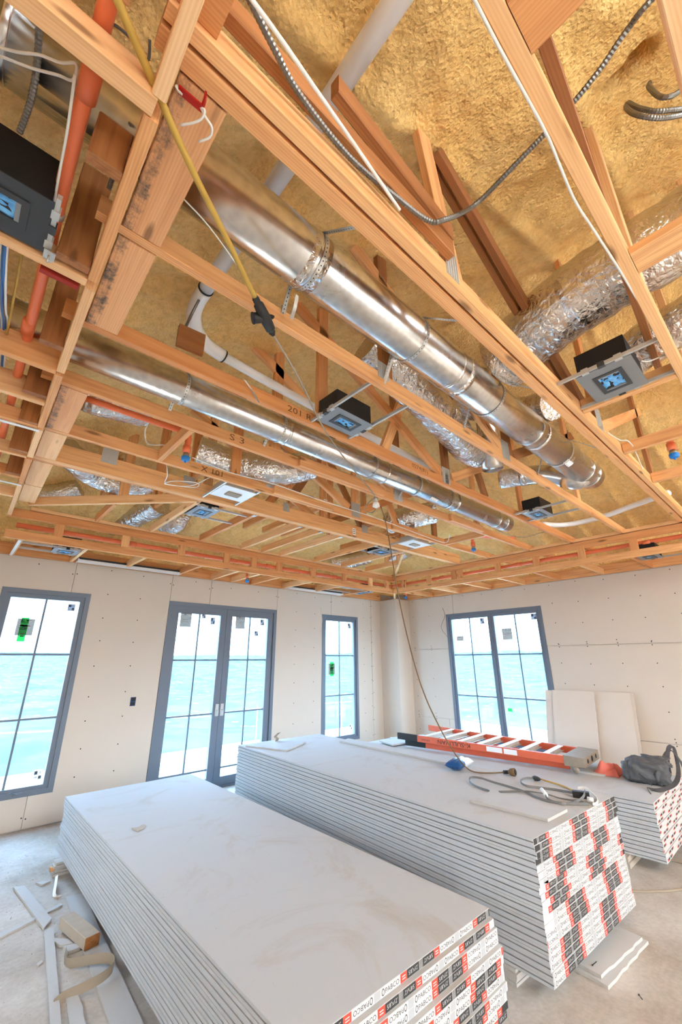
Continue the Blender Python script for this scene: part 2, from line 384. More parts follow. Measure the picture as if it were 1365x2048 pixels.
def put_text(mb, s, o, ux, uy, w_, h_, k, rot=False):
    vv, ff = text_geo(s); o = Vector(o); ux = Vector(ux); uy = Vector(uy)
    mb.add([o + ux * ((1 - a if rot else a) * w_) + uy * ((1 - b_ if rot else b_) * h_) for a, b_ in vv], ff, k)

# ================================================================== SETTING
f_ = MB(); f_.box(XL, XR, YN, YB + 0.2, -0.15, 0.0)
tag(f_.build('floor', 'concrete'), 'dusty pale concrete floor slab', None, kind='structure')

def split_rects(x0, x1, z0, z1, holes):
    """rectangle minus openings -> rectangles"""
    rs = [(x0, x1, z0, z1)]
    for (a, b, c, d) in holes:
        nx = []
        for (p, q, r_, s_) in rs:
            if b <= p or a >= q or d <= r_ or c >= s_: nx.append((p, q, r_, s_)); continue
            if a > p: nx.append((p, a, r_, s_))
            if b < q: nx.append((b, q, r_, s_))
            l, r2 = max(p, a), min(q, b)
            if c > r_: nx.append((l, r2, r_, c))
            if d < s_: nx.append((l, r2, d, s_))
        rs = nx
    return rs
HOLES_B = [(0.314, 1.227, 0.31, 2.50), (2.24, 4.088, -0.05, 2.50), (5.104, 6.03, 0.31, 2.495)]
HOLES_R = [(2.95, 4.80, 0.31, 2.51)]
WT = 2.872
# back wall: sheets hung upright
wb = empty('wall_back', (3, YB, 0), 'wall of taped-ready plasterboard sheets with tall windows', None, kind='structure')
seams = [XL, 0.0, 1.0, 2.24, 2.85, 4.088, 5.33, 6.42, 6.72]
for a, b in zip(seams, seams[1:]):
    mb = MB()
    for (p, q, r_, s_) in split_rects(a + 0.003, b - 0.003, 0.012, WT, HOLES_B): mb.box(p, q, YB, YB + 0.016, r_, s_)
    mb.build('wallboard_sheet', 'wallboard', wb, origin=((a + b) / 2, YB, 0))
mb = MB()
for (p, q, r_, s_) in split_rects(XL, XR + 0.2, -0.1, 3.3, HOLES_B): mb.box(p, q, YB + 0.017, YB + 0.16, r_, s_)
mb.build('stud_core', 'wallboard_core', wb, origin=(3, YB + 0.1, 0))
def screws(parent, pts, nrm):
    mb = MB(); nrm = Vector(nrm); u = nrm.orthogonal().normalized(); v = nrm.cross(u)
    for q in pts:
        q = Vector(q) + nrm * 0.0008
        mb.add([q + (u * math.cos(a) + v * math.sin(a)) * 0.0078 for a in [i * math.pi / 3 for i in range(6)]], [tuple(range(6))])
    o = mb.build('screw_heads', 'ink', parent, origin=parent.location); o['kind'] = 'stuff'
def in_hole(x, z, holes, g=0.03): return any(a - g < x < b + g and c - g < z < d + g for a, b, c, d in holes)
pts = []
for sx in seams[1:-1]:
    for dx in (-0.02, 0.02):
        z = 0.1
        while z < 2.85:
            if not in_hole(sx + dx, z, HOLES_B): pts.append((sx + dx + random.uniform(-.004, .004), YB, z + random.uniform(-.02, .02)))
            z += 0.24
for sx in [0.14, 1.42, 1.83, 4.5, 4.92, 6.2] + [0.6, 2.6, 3.2, 3.7, 5.6]:
    z = 0.1
    while z < 2.85:
        if not in_hole(sx, z, HOLES_B): pts.append((sx + random.uniform(-.01, .01), YB, z + random.uniform(-.03, .03)))
        z += 0.3
screws(wb, pts, (0, -1, 0))
# right wall: sheets hung lengthwise
wr = empty('wall_right', (XR, 2, 0), 'wall of plasterboard sheets laid lengthwise beside the paired window', None, kind='structure')
ys = [YN, -2.4, 1.26, 4.92, YB]
for z0, z1, off in ((0.012, 0.655, 0), (0.655, 1.875, 1.1), (1.875, WT, 0.3)):
    for a, b in zip([YN] + [y - off for y in ys[1:-1]], [y - off for y in ys[1:-1]] + [YB]):
        mb = MB()
        for (p, q, r_, s_) in split_rects(a + 0.003, b - 0.003, z0 + 0.003, z1 - 0.003, HOLES_R): mb.box(XR, XR + 0.016, p, q, r_, s_)
        mb.build('wallboard_sheet', 'wallboard', wr, origin=(XR, (a + b) / 2, z0))
mb = MB()
for (p, q, r_, s_) in split_rects(YN, YB + 0.16, -0.1, 3.3, HOLES_R): mb.box(XR + 0.017, XR + 0.16, p, q, r_, s_)
mb.build('stud_core', 'wallboard_core', wr, origin=(XR + 0.1, 2, 0))
pts = []
y = 5.6
while y > -1:
    z = 0.12
    while z < 2.85:
        if not in_hole(y, z, HOLES_R): pts.append((XR, y + random.uniform(-.01, .01), z + random.uniform(-.02, .02)))
        z += 0.3
    y -= 0.405
for z in (0.635, 0.675, 1.855, 1.895):
    y = 5.6
    while y > -1:
        if not in_hole(y, z, HOLES_R): pts.append((XR, y, z))
        y -= 0.405
screws(wr, pts, (-1, 0, 0))
# boxed-out corner chase
wc = empty('wall_corner', (6.9, 5.94, 0), 'boxed-out plasterboard chase in the room corner', None, kind='structure')
mb = MB(); mb.box(6.697, 6.713, 5.709, YB, 0.012, WT); mb.build('wallboard_sheet', 'wallboard', wc, origin=(6.7, 5.9, 0))
mb = MB(); mb.box(6.7135, XR, 5.709, 5.725, 0.012, WT); mb.build('wallboard_sheet', 'wallboard', wc, origin=(6.9, 5.71, 0))
# unseen sides of the room: left and rear walls, their openings added to let in daylight
wl = MB()
for (p, q, r_, s_) in split_rects(YN, YB, 0, 3.3, [(-3.4, -2.0, 0.0, 2.3), (3.3, 3.9, 1.0, 1.9)]): wl.box(XL - 0.15, XL, p, q, r_, s_)
tag(wl.build('wall_left', 'wallboard', origin=(XL, 0, 0)), 'unseen plasterboard side wall, its openings added to let in daylight', None, kind='structure')
wn = MB()
for (p, q, r_, s_) in split_rects(XL, XR, 0, 3.3, [(0.4, 1.5, 0.0, 2.2), (4.4, 5.5, 0.0, 2.2)]): wn.box(p, q, YN - 0.15, YN, r_, s_)
tag(wn.build('wall_rear', 'wallboard', origin=(3, YN, 0)), 'unseen plasterboard rear wall, two openings added for daylight from behind', None, kind='structure')

# sprayed roof underside
nx, ny = 340, 420
x0, x1, y0, y1 = XL - 0.35, XR + 0.35, YN - 0.3, YB + 0.3
TY = [-0.46, 0.145, 0.70, 1.357, 1.967, 2.557, 3.207, 3.79]
FH = [tuple(U(1258, 207, 4.22)[:2]), tuple(U(1300, 166, 4.22)[:2])]     # holes where conduits leave the foam
v = []; f = []
for j in range(ny + 1):
    y = y0 + (y1 - y0) * j / ny
    for i in range(nx + 1):
        x = x0 + (x1 - x0) * i / nx
        z = roof_z(x, y)
        p = Vector((x, y, 0))
        d = 0.045 * noise.noise(p * 1.7) + 0.022 * noise.noise(p * 6.0 + Vector((9, 3, 1))) + 0.016 * noise.noise(p * 14.0)
        d += 0.012 * abs(noise.noise(p * 26.0 + Vector((3, 1, 8))))
        rid = 0
        for ty in TY:
            if y < 3.95: rid += math.exp(-((y - ty) / 0.045) ** 2)
        for tx in (0.95, 1.56, 2.2, 2.83, 3.16, 3.5, 4.16, 4.75, 5.35):
            if y > 3.6: rid += math.exp(-((x - tx) / 0.04) ** 2) * min(1, (y - 3.6) * 2)
        for hx, hy in FH:
            d += 0.5 * math.exp(-(((x - hx) ** 2 + (y - hy) ** 2) / 0.055 ** 2) ** 2)
        v.append((x, y, z + d - 0.055 * min(rid, 1) * (0.7 + 0.6 * noise.noise(p * 3.0))))
for j in range(ny):
    for i in range(nx):
        a = j * (nx + 1) + i; f.append((a, a + nx + 1, a + nx + 2, a + 1))
ceil = mesh('ceiling', v, f, 'foam', smooth=True)
tag(ceil, 'golden sprayed foam coating the underside of the hipped roof', None, kind='structure')
mb = MB(); mb.box(x0, x1, y0, y1, 5.4, 5.5)
dk = mb.build('roof_deck', 'wallboard_core', ceil)
def foam_lining(nm, ax, pos, a, b_, s):
    v = []; f = []; na = int((b_ - a) / .04); nz = 12
    for j in range(nz + 1):
        z = 3.012 + .42 * j / nz
        for i in range(na + 1):
            t_ = a + (b_ - a) * i / na; k = pos + s * (.02 + .05 * j / nz + .03 * noise.noise(Vector((t_ * 4, z * 5, pos))) + .012 * noise.noise(Vector((t_ * 14, z * 14, pos))))
            v.append((t_, k, z) if ax == 'y' else (k, t_, z))
    for j in range(nz):
        for i in range(na): k = j * (na + 1) + i; f.append((k, k + 1, k + na + 2, k + na + 1))
    mesh(nm, v, f, 'foam', ceil, smooth=True)
foam_lining('foam_edge', 'y', YB, XL, XR, -1); foam_lining('foam_edge', 'x', XR, YN, YB, -1); foam_lining('foam_edge', 'x', XL, YN, YB, 1)

# ------------------------------------------------------------------ windows
def sticker(win, cx, cz, w_, h_, mat, axis, pos, lines=None, ang=0):
    """paper label on the pane, printed side to the room"""
    mb = MB()
    def pt(a, b_, k):
        c, s = math.cos(ang), math.sin(ang); a, b_ = a * c - b_ * s, a * s + b_ * c
        return (cx + a, pos - k, cz + b_) if axis == 'y' else (pos - k, cx - a, cz + b_)
    q = [pt(-w_ / 2, -h_ / 2, 0), pt(w_ / 2, -h_ / 2, 0), pt(w_ / 2, h_ / 2, 0), pt(-w_ / 2, h_ / 2, 0)]
    mb.add(q, [(0, 1, 2, 3)])
    for (a, b_, c, d, k) in (lines or []):
        a, b_, c, d = a * w_, b_ * w_, c * h_, d * h_
        mb.add([pt(a, c, .001), pt(b_, c, .001), pt(b_, d, .001), pt(a, d, .001)], [(0, 1, 2, 3)], k)
    return mb.build('sticker', [mat, 'sticker_white', 'sticker_ink'], win)
BIG = [(-.42, .42, .28, .31, 1), (-.42, -.2, .36, .42, 1), (.0, .4, .36, .42, 1), (-.34, .34, .02, .12, 1), (-.38, .3, -.08, -.04, 1), (-.38, .1, -.16, -.13, 1)]
SMALL = [(-.4, -.05, .05, .4, 2), (.1, .4, .1, .42, 1), (-.4, .0, -.3, -.1, 1), (.1, .42, -.4, -.08, 2)]
def bars_window(name, axis, pos, a0, a1, z0, z1, sashes, label, rows, sill=True, fr=0.055, st=0.05, side=1):
    """steel-look window: outer frame, sashes, glazing bars and separate panes. axis 'y' = in the back wall"""
    win = empty(name, (0, 0, 0) if False else ((a0 + a1) / 2, pos, z0) if axis == 'y' else (pos, (a0 + a1) / 2, z0), label, None, kind='structure')
    def bx(mb, a, b_, d0, d1, c, e):
        if axis == 'y': mb.box(a, b_, pos + d0, pos + d1, c, e)
        else: mb.box(pos + d0, pos + d1, a, b_, c, e)
    g = 0.004
    def bar(nm, a, b_, d0, d1, c, e, par=win, mat='frame_grey'):
        mb = MB(); bx(mb, a, b_, d0, d1, c, e)
        return mb.build(nm, mat, par, origin=((a + b_) / 2, pos, c) if axis == 'y' else (pos, (a + b_) / 2, c))
    bar('jamb', a0, a0 + fr, -0.006, 0.12, z0, z1); bar('jamb', a1 - fr, a1, -0.006, 0.12, z0, z1)
    bar('head', a0 + fr, a1 - fr, -0.006, 0.12, z1 - fr, z1); bar('sill', a0 + fr, a1 - fr, -0.006, 0.12, z0, z0 + (fr if sill else 0.03))
    panes = []
    for (s0, s1, cols) in sashes:
        zz0 = rows[0]; zz1 = z1 - fr - st
        sb = MB()
        lo = z0 + (fr if sill else 0.03)
        bx(sb, s0, s0 + st, 0.012, 0.075, lo, z1 - fr); bx(sb, s1 - st, s1, 0.012, 0.075, lo, z1 - fr)
        bx(sb, s0 + st, s1 - st, 0.012, 0.075, zz1, z1 - fr); bx(sb, s0 + st, s1 - st, 0.012, 0.075, lo, zz0)
        sash = sb.build('sash', 'frame_grey', win, origin=((s0 + s1) / 2, pos, z0) if axis == 'y' else (pos, (s0 + s1) / 2, z0))
        xs = [s0 + st + (s1 - s0 - 2 * st) * i / cols for i in range(cols + 1)]
        zs = rows + [zz1]
        for xx in xs[1:-1]: bar('glazing_bar', xx - 0.011, xx + 0.011, 0.03, 0.06, zz0, zz1, sash)
        for z_ in zs[1:-1]: bar('glazing_bar', s0 + st, s1 - st, 0.028, 0.062, z_ - 0.011, z_ + 0.011, sash)
        for i in range(cols):
            for z_, z2 in zip(zs, zs[1:]):
                panes.append(bar('pane', xs[i] + 0.001, xs[i + 1] - 0.001, 0.045, 0.046, z_ + 0.001, z2 - 0.001, sash, 'glazing'))
    return win
W1 = bars_window('window_1', 'y', YB, 0.314, 1.227, 0.31, 2.50, [(0.369, 1.172, 2)], 'tall dark-framed window at the end of the wall, green sticker on its pane', [0.40, 1.07, 1.76])
W2 = bars_window('window_2', 'y', YB, 2.24, 4.088, 0.0, 2.50, [(2.30, 3.162, 2), (3.166, 4.028, 2)], 'double french doors with dark frames and six panes a leaf', [0.135, 0.245, 0.955, 1.69], sill=False, st=0.10)
W3 = bars_window('window_3', 'y', YB, 5.104, 6.03, 0.31, 2.495, [(5.159, 5.975, 2)], 'narrow dark-framed window between the doors and the corner chase', [0.40, 1.07, 1.76])
W4 = bars_window('window_4', 'x', XR, 2.95, 4.80, 0.31, 2.51, [(3.005, 3.865, 2), (3.885, 4.745, 2)], 'paired dark-framed casement window in the wall behind the leaning sheets', [0.40, 1.07, 1.76])
mb = MB(); mb.box(3.863, 3.887, YB, YB + .01, .31, .32) if False else mb.box(XR - 0.004, XR + 0.09, 3.862, 3.888, 0.36, 2.46)
mb.build('mullion', 'frame_grey', W4, origin=(XR, 3.875, .36))
pp = YB + 0.0445
for (px, py, w_, h_, mt, ln, an) in [(50, 1254, .17, .19, 'sticker_brown', BIG, 0), (143, 1215, .08, .085, 'sticker_grey', SMALL, 0), (75, 1550, .085, .10, 'sticker_white', SMALL, 0)]:
    q = YP(px, py, pp); sticker(W1, q.x, q.z, w_, h_, mt, 'y', pp, ln, an)
q = YP(46, 1259, pp); sticker(W1, q.x, q.z, .075, .27, 'sticker_green', 'y', pp - .001, [(-.2, .3, -.3, -.25, 2), (-.3, .3, -.2, -.16, 2), (-.1, .1, .0, .12, 2)])
for (px, py, w_, h_, mt, ln) in [(372, 1240, .17, .2, 'sticker_brown', BIG), (408, 1232, .06, .075, 'sticker_grey', SMALL), (426, 1242, .075, .1, 'sticker_grey', SMALL),
                                 (481, 1245, .17, .2, 'sticker_brown', BIG), (525, 1245, .075, .1, 'sticker_grey', SMALL), (513, 1267, .07, .08, 'sticker_grey', SMALL)]:
    q = YP(px, py, pp); sticker(W2, q.x, q.z, w_, h_, mt, 'y', pp, ln)
for (px, py, w_, h_, mt, ln) in [(699, 1252, .085, .1, 'sticker_grey', SMALL), (664, 1338, .16, .19, 'sticker_brown', BIG), (702, 1454, .07, .09, 'sticker_white', SMALL)]:
    q = YP(px, py, pp); sticker(W3, q.x, q.z, w_, h_, mt, 'y', pp, ln)
q = YP(664, 1338, pp); sticker(W3, q.x, q.z, .09, .24, 'sticker_green', 'y', pp - .001, [(-.3, .3, -.3, -.25, 2), (-.3, .3, -.1, -.04, 2), (-.3, .2, .1, .15, 2)])
px_ = XR + 0.0445
for (px, py, w_, h_, mt, ln) in [(921, 1277, .15, .09, 'sticker_brown', BIG), (965, 1242, .08, .1, 'sticker_grey', SMALL), (1015, 1268, .18, .19, 'sticker_brown', BIG), (1068, 1233, .09, .1, 'sticker_grey', SMALL)]:
    q = XP(px, py, px_); sticker(W4, q.y, q.z, w_, h_, mt, 'x', px_, ln)
q = XP(1021, 1420, px_); sticker(W4, q.y, q.z, .08, .05, 'sticker_green', 'x', px_)
def crank(win, x, z):
    mb = MB(); mb.box(x - .04, x + .04, YB - .02, YB - .006, z, z + .022); mb.tube([(x, YB - .02, z + .01), (x - .02, YB - .05, z + .02), (x - .07, YB - .06, z + .05)], .006, 6)
    mb.build('crank', 'frame_grey', win, origin=(x, YB, z))
crank(W3, 5.78, 0.335); crank(W1, 0.9, 0.335)
mb = MB()
for sx in (-1, 1): mb.tube([(3.164 + sx * .04, YB - .0, 1.0), (3.164 + sx * .04, YB - .045, 1.0), (3.164 + sx * .04, YB - .045, .93)], .007, 6)
mb.box(3.10, 3.15, YB + .0, YB + .012, .92, 1.08); mb.box(3.18, 3.23, YB + .0, YB + .012, .92, 1.08)
mb.build('door_handles', 'steel', W2, origin=(3.164, YB, .95))
# ------------------------------------------------------------------ outside
mb = MB(); mb.box(-6, 12, YB + 0.2, YB + 3.2, -0.4, -0.06); mb.box(XR + .2, 12, -6, YB + .2, -0.4, -0.06); mb.box(-6, XL - .16, -6, YB + .2, -0.4, -0.06); mb.box(XL - .16, XR + .2, -8, YN - .16, -0.4, -0.06)  # front slab lies outside the doors; side and rear slabs added to bounce daylight
tag(mb.build('terrace', 'terrace', origin=(3, YB + 1, 0)), 'pale terrace slab outside the doors, unseen sides added to bounce daylight inside', None, kind='structure')
v = []; f = []; n_ = 90
for j in range(n_ + 1):
    for i in range(n_ + 1):
        u_, w_ = (i / n_ - 0.5) * 2, (j / n_ - 0.5) * 2
        x = u_ * abs(u_) ** 1.6 * 9000; y = w_ * abs(w_) ** 1.6 * 9000; rr = math.hypot(x, y)
        z = -70 + 22 * noise.noise(Vector((x, y, 0)) / 320) * min(1, rr / 300)
        if rr > 2600: z += min(1, (rr - 2600) / 3200) * (130 + 150 * noise.noise(Vector((x, y, 5)) / 1500))
        v.append((x, y, z))
for j in range(n_):
    for i in range(n_):
        a = j * (n_ + 1) + i; f.append((a, a + 1, a + n_ + 2, a + n_ + 1))
tag(mesh('terrain', v, f, 'valley', smooth=True), 'wide valley with far hills seen through the windows', None, kind='structure')
gd = empty('guard_line', (3, YB + 2.9, 0), 'white guard rope on thin posts along the terrace edge', 'rope')
for i, xx in enumerate((-2.2, 0.4, 3.0, 5.6, 8.2)): tube('post', [(xx, YB + 2.9, -0.06), (xx, YB + 2.9, 0.72)], .012, 'steel', gd, 6, 0)
tube('rope', [(-4, YB + 2.9, .6), (-2.2, YB + 2.9, .64), (-.9, YB + 2.9, .58), (.4, YB + 2.9, .64), (1.7, YB + 2.9, .58), (3, YB + 2.9, .64), (4.3, YB + 2.9, .58), (5.6, YB + 2.9, .64), (9, YB + 2.9, .6)], .010, 'paper', gd, 6)
# wall outlet box
ob = empty('outlet_box', (1.938, YB, 1.188), 'dark blue electrical outlet box set in the wall beside the french doors', 'outlet box')
mb = MB(); mb.box(1.905, 1.971, YB - .004, YB + .0, 1.135, 1.24); mb.build('box', 'outlet_blue', ob, origin=(1.938, YB, 1.188))
for dz in (-.026, .026):
    mb = MB(); mb.box(1.915, 1.961, YB - .012, YB - .004, 1.188 + dz - .019, 1.188 + dz + .019); mb.build('receptacle', 'ink', ob, origin=(1.938, YB, 1.188 + dz))

# ================================================================== TRUSSES AND FRAMING
TR = []
def gusset(parent, x, y, z, w_=.09, h_=.13, th=.0015):
    w_ *= 1.25; h_ *= 1.15
    """toothed steel connector plate on a face that looks towards -Y"""
    mb = MB(); mb.box(-w_ / 2, w_ / 2, -th, 0, 0, h_)
    nxx = int(w_ / .016)
    for i in range(nxx):
        xx = -w_ / 2 + (i + .5) * w_ / nxx; mb.box(xx - .002, xx + .002, -th - .002, -th, .006, h_ - .006)
    return mb.build('gusset_plate', 'steel', parent, M=Matrix.Translation((x, y, z)))
def x_truss(y0, y1, label, webs, plates=(), x0=0.05, x1=7.0, mat='fir', ply=1):
    yc = (y0 + y1) / 2; wd = y1 - y0
    t = empty('roof_truss', (3.1, yc, ZT), label, 'roof truss', 'roof trusses over the room')
    if ply == 1: bc = beam('bottom_chord', (x0, yc, ZT), (x1, yc, ZT), wd, .089, mat, t)
    else:
        for i in range(ply - 1, -1, -1): bc = beam('bottom_chord', (x0, y0 + wd / ply * (i + .5), ZT), (x1, y0 + wd / ply * (i + .5), ZT), wd / ply - .001, .16, 'fir_pale' if i % 2 else 'fir', t)
    for (a, za, b, zb, wdt, *dy) in webs:
        yw = yc + (dy[0] if dy else 0)
        beam('web', (a, yw, za), (b, yw, zb), .038, wdt, mat if random.random() < .6 else 'fir_brown_shade', t, up=(0, 1, 0) if False else (0, 0, 1) if abs(a - b) > .1 else (1, 0, 0), base='mid')
    for (x, dz, w_, h_) in plates: gusset(bc, x, y0 - .0005, ZT + dz, w_, h_)
    TR.append((y0, bc)); return t
def rz(x, y): return roof_z(x, y) - .03
CH = ZT + .085
def std_webs(y, diag=True, rev=False, v1=1.6):
    w_ = [(v1, CH, v1, rz(v1, y), .089), (3.12, CH, 3.12, rz(3.12, y), .089), (4.65, CH, 4.65, rz(4.65, y), .089)]
    if diag: w_ += [(3.02, CH + .03, 1.35, rz(1.35, y), .089), (3.2, CH + .03, 4.9, rz(4.9, y), .089)]
    if rev: w_ += [(2.3, CH + .03, 3.0, rz(3.0, y), .089, .0395), (3.9, CH + .03, 3.25, rz(3.2, y), .089, .0395)]
    return w_
x_truss(-.176, -.133, 'truss chord crossing the top corner beside the foam hole', [(3.12, CH, 3.12, rz(3.12, -.15), .089)], x0=.3, mat='fir_pale')
x_truss(.122, .168, 'single truss chord nearest the camera, white cable along its edge', [(2.0, CH, 2.0, rz(2.0, .14), .089), (3.12, CH, 3.12, rz(3.12, .14), .089), (3.2, CH, 4.9, rz(4.9, .14), .089)], x0=.3, mat='fir_pale')
x_truss(.665, .708, 'near ply of the doubled truss, black box light screwed to its side', [(1.30, CH, 1.16, rz(1.16, .68), .10), (1.30, rz(1.3, .68), 2.95, CH, .089), (3.12, CH, 3.12, rz(3.12, .68), .089), (3.2, CH, 4.9, rz(4.9, .68), .089), (4.65, CH, 4.65, rz(4.65, .68), .089)], [(1.26, .03, .075, .15), (3.1, .02, .1, .16)], mat='fir')
x_truss(.719, .775, 'far ply of the doubled truss, facing the large round duct', [(1.42, CH, 1.30, rz(1.3, .74), .089), (1.36, rz(1.36, .74), 3.0, CH, .089)], [], mat='fir')
x_truss(1.34, 1.378, 'truss behind the large round duct, duct straps nailed to it', std_webs(1.36), [(3.04, .02, .10, .15), (1.56, .05, .08, .10)], mat='fir')
x_truss(1.95, 1.988, 'truss between the two round ducts with black box light hung on it', std_webs(1.97, rev=True), [(3.09, .02, .10, .14)], mat='fir')
x_truss(2.54, 2.578, 'truss beyond the smaller round duct with a clamp lamp clipped on', std_webs(2.56), [(3.1, .02, .10, .14)], mat='fir')
x_truss(3.19, 3.228, 'truss carrying the white speaker panels and the sprinkler branch block', std_webs(3.21, rev=True), [(3.12, .02, .11, .15), (1.97, .06, .07, .10)], mat='fir')
ge = x_truss(3.74, 3.83, 'triple-ply girder truss that carries the short hip joists', std_webs(3.78, rev=True), [(2.54, .10, .07, .09), (3.82, .10, .09, .09), (.68, .10, .10, .12), (1.39, .11, .09, .07)], ply=3, x1=6.10)
# doublers spliced on the sides of chords
for i, (x0, x1, y, lab) in enumerate([(1.82, 2.85, 2.52, 'short doubler board spliced to truss beside the smaller duct'), (4.0, 4.7, 2.52, 'short doubler board spliced to truss near the far end of smaller duct'),
                                      (2.0, 2.75, 3.17, 'short doubler board spliced to truss beside the white speaker panel'), (3.72, 4.2, 3.17, 'short doubler board spliced to truss beside the far speaker panel')]):
    tag(beam('splice_board', (x0, y, ZT + .002), (x1, y, ZT + .002), .036, .087, 'fir'), lab, 'board', 'splice boards on the trusses')
# short hip jacks from the girder to the upper rail
jx = [0.95, 1.56, 2.2, 2.83, 3.16, 3.5, 4.16, 4.75, 5.35]
for i, x in enumerate(jx):
    ya = 4.5 if x == .95 else (3.84 if x < 4.76 else 4.47)
    t = empty('jack_truss', (x, 4.5, ZT), '%s short hip joist counted from the plank side, running from girder to rail' % ORD[i], 'joist', 'short hip joists over the french doors')
    beam('bottom_chord', (x, ya, ZT), (x, 5.24, ZT), .038, .089, 'fir_pale' if i % 2 else 'fir', t)
    beam('top_chord', (x, ya, ZT + .30), (x, 5.25, roof_z(x, 5.25) - .17), .038, .089, 'fir', t)
    if 3.0 > x or x > 3.4: beam('web', (x, ya + .25, CH), (x, ya + .25, roof_z(x, ya + .25) - .05), .038, .089, 'fir', t, up=(1, 0, 0), base='mid')
    if i > 1:
        mb = MB(); mb.box(x - .02, x + .02, ya - .002, ya + .05, ZT - .003, ZT - .001); mb.build('joist_hanger', 'steel', t, origin=(x, ya, ZT))
for (a, b_, lab) in [((.30, 5.10), (1.56, 3.86), 'diagonal hip rafter tie with steel hanger near the plank side'), ((6.06, 5.16), (4.83, 3.93), 'diagonal hip rafter tie running into the far corner')]:
    t = empty('hip_tie', (a[0], a[1], ZT), lab, 'joist')
    beam('bottom_chord', (*a, ZT), (*b_, ZT), .038, .089, 'fir_pale', t)
    for k, s in enumerate((.55, .75)):
        p = Vector((*a, 0)).lerp(Vector((*b_, 0)), s); beam('web', (p.x, p.y, CH), (p.x, p.y, roof_z(p.x, p.y)), .038, .089, 'fir', t, up=(1, 0, 0), base='mid')
# soffit drop: two rails with posts, along the back and along the right
YR0, XR0 = 5.26, 6.10
def rail(name, a, b_, lab, mat='fir', wd=.038, ht=.089): return tag(beam(name, a, b_, wd, ht, mat), lab, 'beam', 'soffit rails')
rail('soffit_rail', (.17, YR0 + .019, ZS), (XR0 + .038, YR0 + .019, ZS), 'lower soffit rail running along the window wall')
rail('soffit_rail', (.15, YR0 + .019, ZU), (XR0 + .038, YR0 + .019, ZU), 'upper soffit rail running along the window wall')
rail('soffit_rail', (XR0 + .019, YR0, ZS), (XR0 + .019, -2.5, ZS), 'lower soffit rail running along the wall with the paired window')
rail('soffit_rail', (XR0 + .019, YR0, ZU), (XR0 + .019, -2.5, ZU), 'upper soffit rail running along the wall with the paired window')
rail('nailer_board', (.33, YR0 + .05, ZT), (XR0, YR0 + .05, ZT), 'pale flat nailer board above the rail by the window wall', 'fir_pale', .11, .038)
rail('nailer_board', (XR0 + .03, YR0, ZT), (XR0 + .03, -2.5, ZT), 'pale flat nailer board above the rail by the paired window', 'fir_pale', .11, .038)
px = [(.62, 0), (1.30, 0), (1.98, 0), (2.62, 0), (3.05, 0), (3.5, 0), (4.16, 0), (4.85, 0), (5.5, 0), (5.95, 0)]
for i, (x, _) in enumerate(px):
    tag(beam('cripple_post', (x, YR0 + .019, ZS + .089), (x, YR0 + .019, ZU),   .038, .089, 'fir', up=(1, 0, 0), base='mid'), '%s short post between the rails by the window wall' % ORD[i], 'post', 'cripple posts between the soffit rails')
for i, y in enumerate((5.0, 4.42, 3.9, 3.78, 3.1, 2.5, 1.88, 1.27, .66, .1)):
    tag(beam('cripple_post', (XR0 + .019, y, ZS + .089), (XR0 + .019, y, ZU),  .038, .089, 'fir', up=(0, 1, 0), base='mid'), '%s short post from the corner between rails by the paired window' % ORD[i], 'post', 'cripple posts between the soffit rails')
sj = [.32, .92, 1.56, 2.28, 2.83, 3.17, 3.53, 4.15, 4.8, 5.5]
for i, x in enumerate(sj):
    tag(beam('soffit_joist', (x, YR0 + .04, ZS), (x, YB - .04, ZS), .038, .089, 'fir_pale' if i % 3 else 'fir'), '%s soffit joist over the window wall' % ORD[i], 'joist', 'soffit joists over the window wall')
for i, y in enumerate((5.05, 4.4, 3.76, 3.14, 2.57, 1.935, 1.33, .7, .1)):
    tag(beam('soffit_joist', (XR0 + .04, y, ZS), (XR - .04, y, ZS), .038, .089, 'fir_pale' if i % 2 else 'fir'), '%s soffit joist from the corner over the paired window' % ORD[i], 'joist', 'soffit joists over the paired window')
rail('ledger_board', (XL, YB - .02, ZS + .004), (6.69, YB - .02, ZS + .004), 'ledger board on top of the window wall', 'fir', .038, .14)
rail('ledger_board', (XR - .02, 5.70, ZS + .004), (XR - .02, -2.5, ZS + .004), 'ledger board on top of the wall with the paired window', 'fir', .038, .14)
# corner strut
tag(beam('corner_strut', (6.12, 5.24, ZS - .0), (6.68, 5.72, ZS), .038, .089, 'fir_pale'), 'short diagonal strut from rail corner to the chase', 'joist')
# left side of the tray: flat planks between trusses, rail and ladder joists
def lx(y): return .13 + .0165 * (y - 1.3)
TS = [(.775, 1.34), (1.378, 1.95), (2.578, 3.19), (3.228, 3.74), (3.83, 4.46), (4.46, 5.0)]
pl_ = ['mouldy flat plank with the red taped wire nailed beside it', 'mouldy flat plank with a dark screw near its end', 'knotty mildewed flat plank beyond the smaller duct', 'clean pale flat plank before the girder truss',
       'clean pale flat plank just past the girder truss', 'clean pale flat plank at the hip tie corner']
for i, (a, b_) in enumerate(TS):
    M, L = beam_M((lx(a) + .07, a + .006, ZT), (lx(b_) + .07, b_ - .006, ZT))
    o = beam('flat_plank', (lx(a) + .07, a + .006, ZT), (lx(b_) + .07, b_ - .006, ZT), .138, .038, ['fir_mould', 'fir_mould', 'fir_mould', 'fir_pale', 'fir_pale', 'fir_pale'][i])
    if i == 1:  # mildew lies along the other edge of this one
        o.matrix_basis = Matrix.Translation((0, 0, 0)) @ o.matrix_basis @ Matrix.Translation((L, 0, 0.038)) @ Matrix.Rotation(math.pi, 4, 'Y')
    tag(o, pl_[i], 'plank', 'flat planks along the tray edge')
RS = [(-.6, .82), (.88, 1.575), (1.625, 2.30), (2.335, 3.02), (3.06, 3.56), (3.60, 4.2), (4.24, 5.24)]
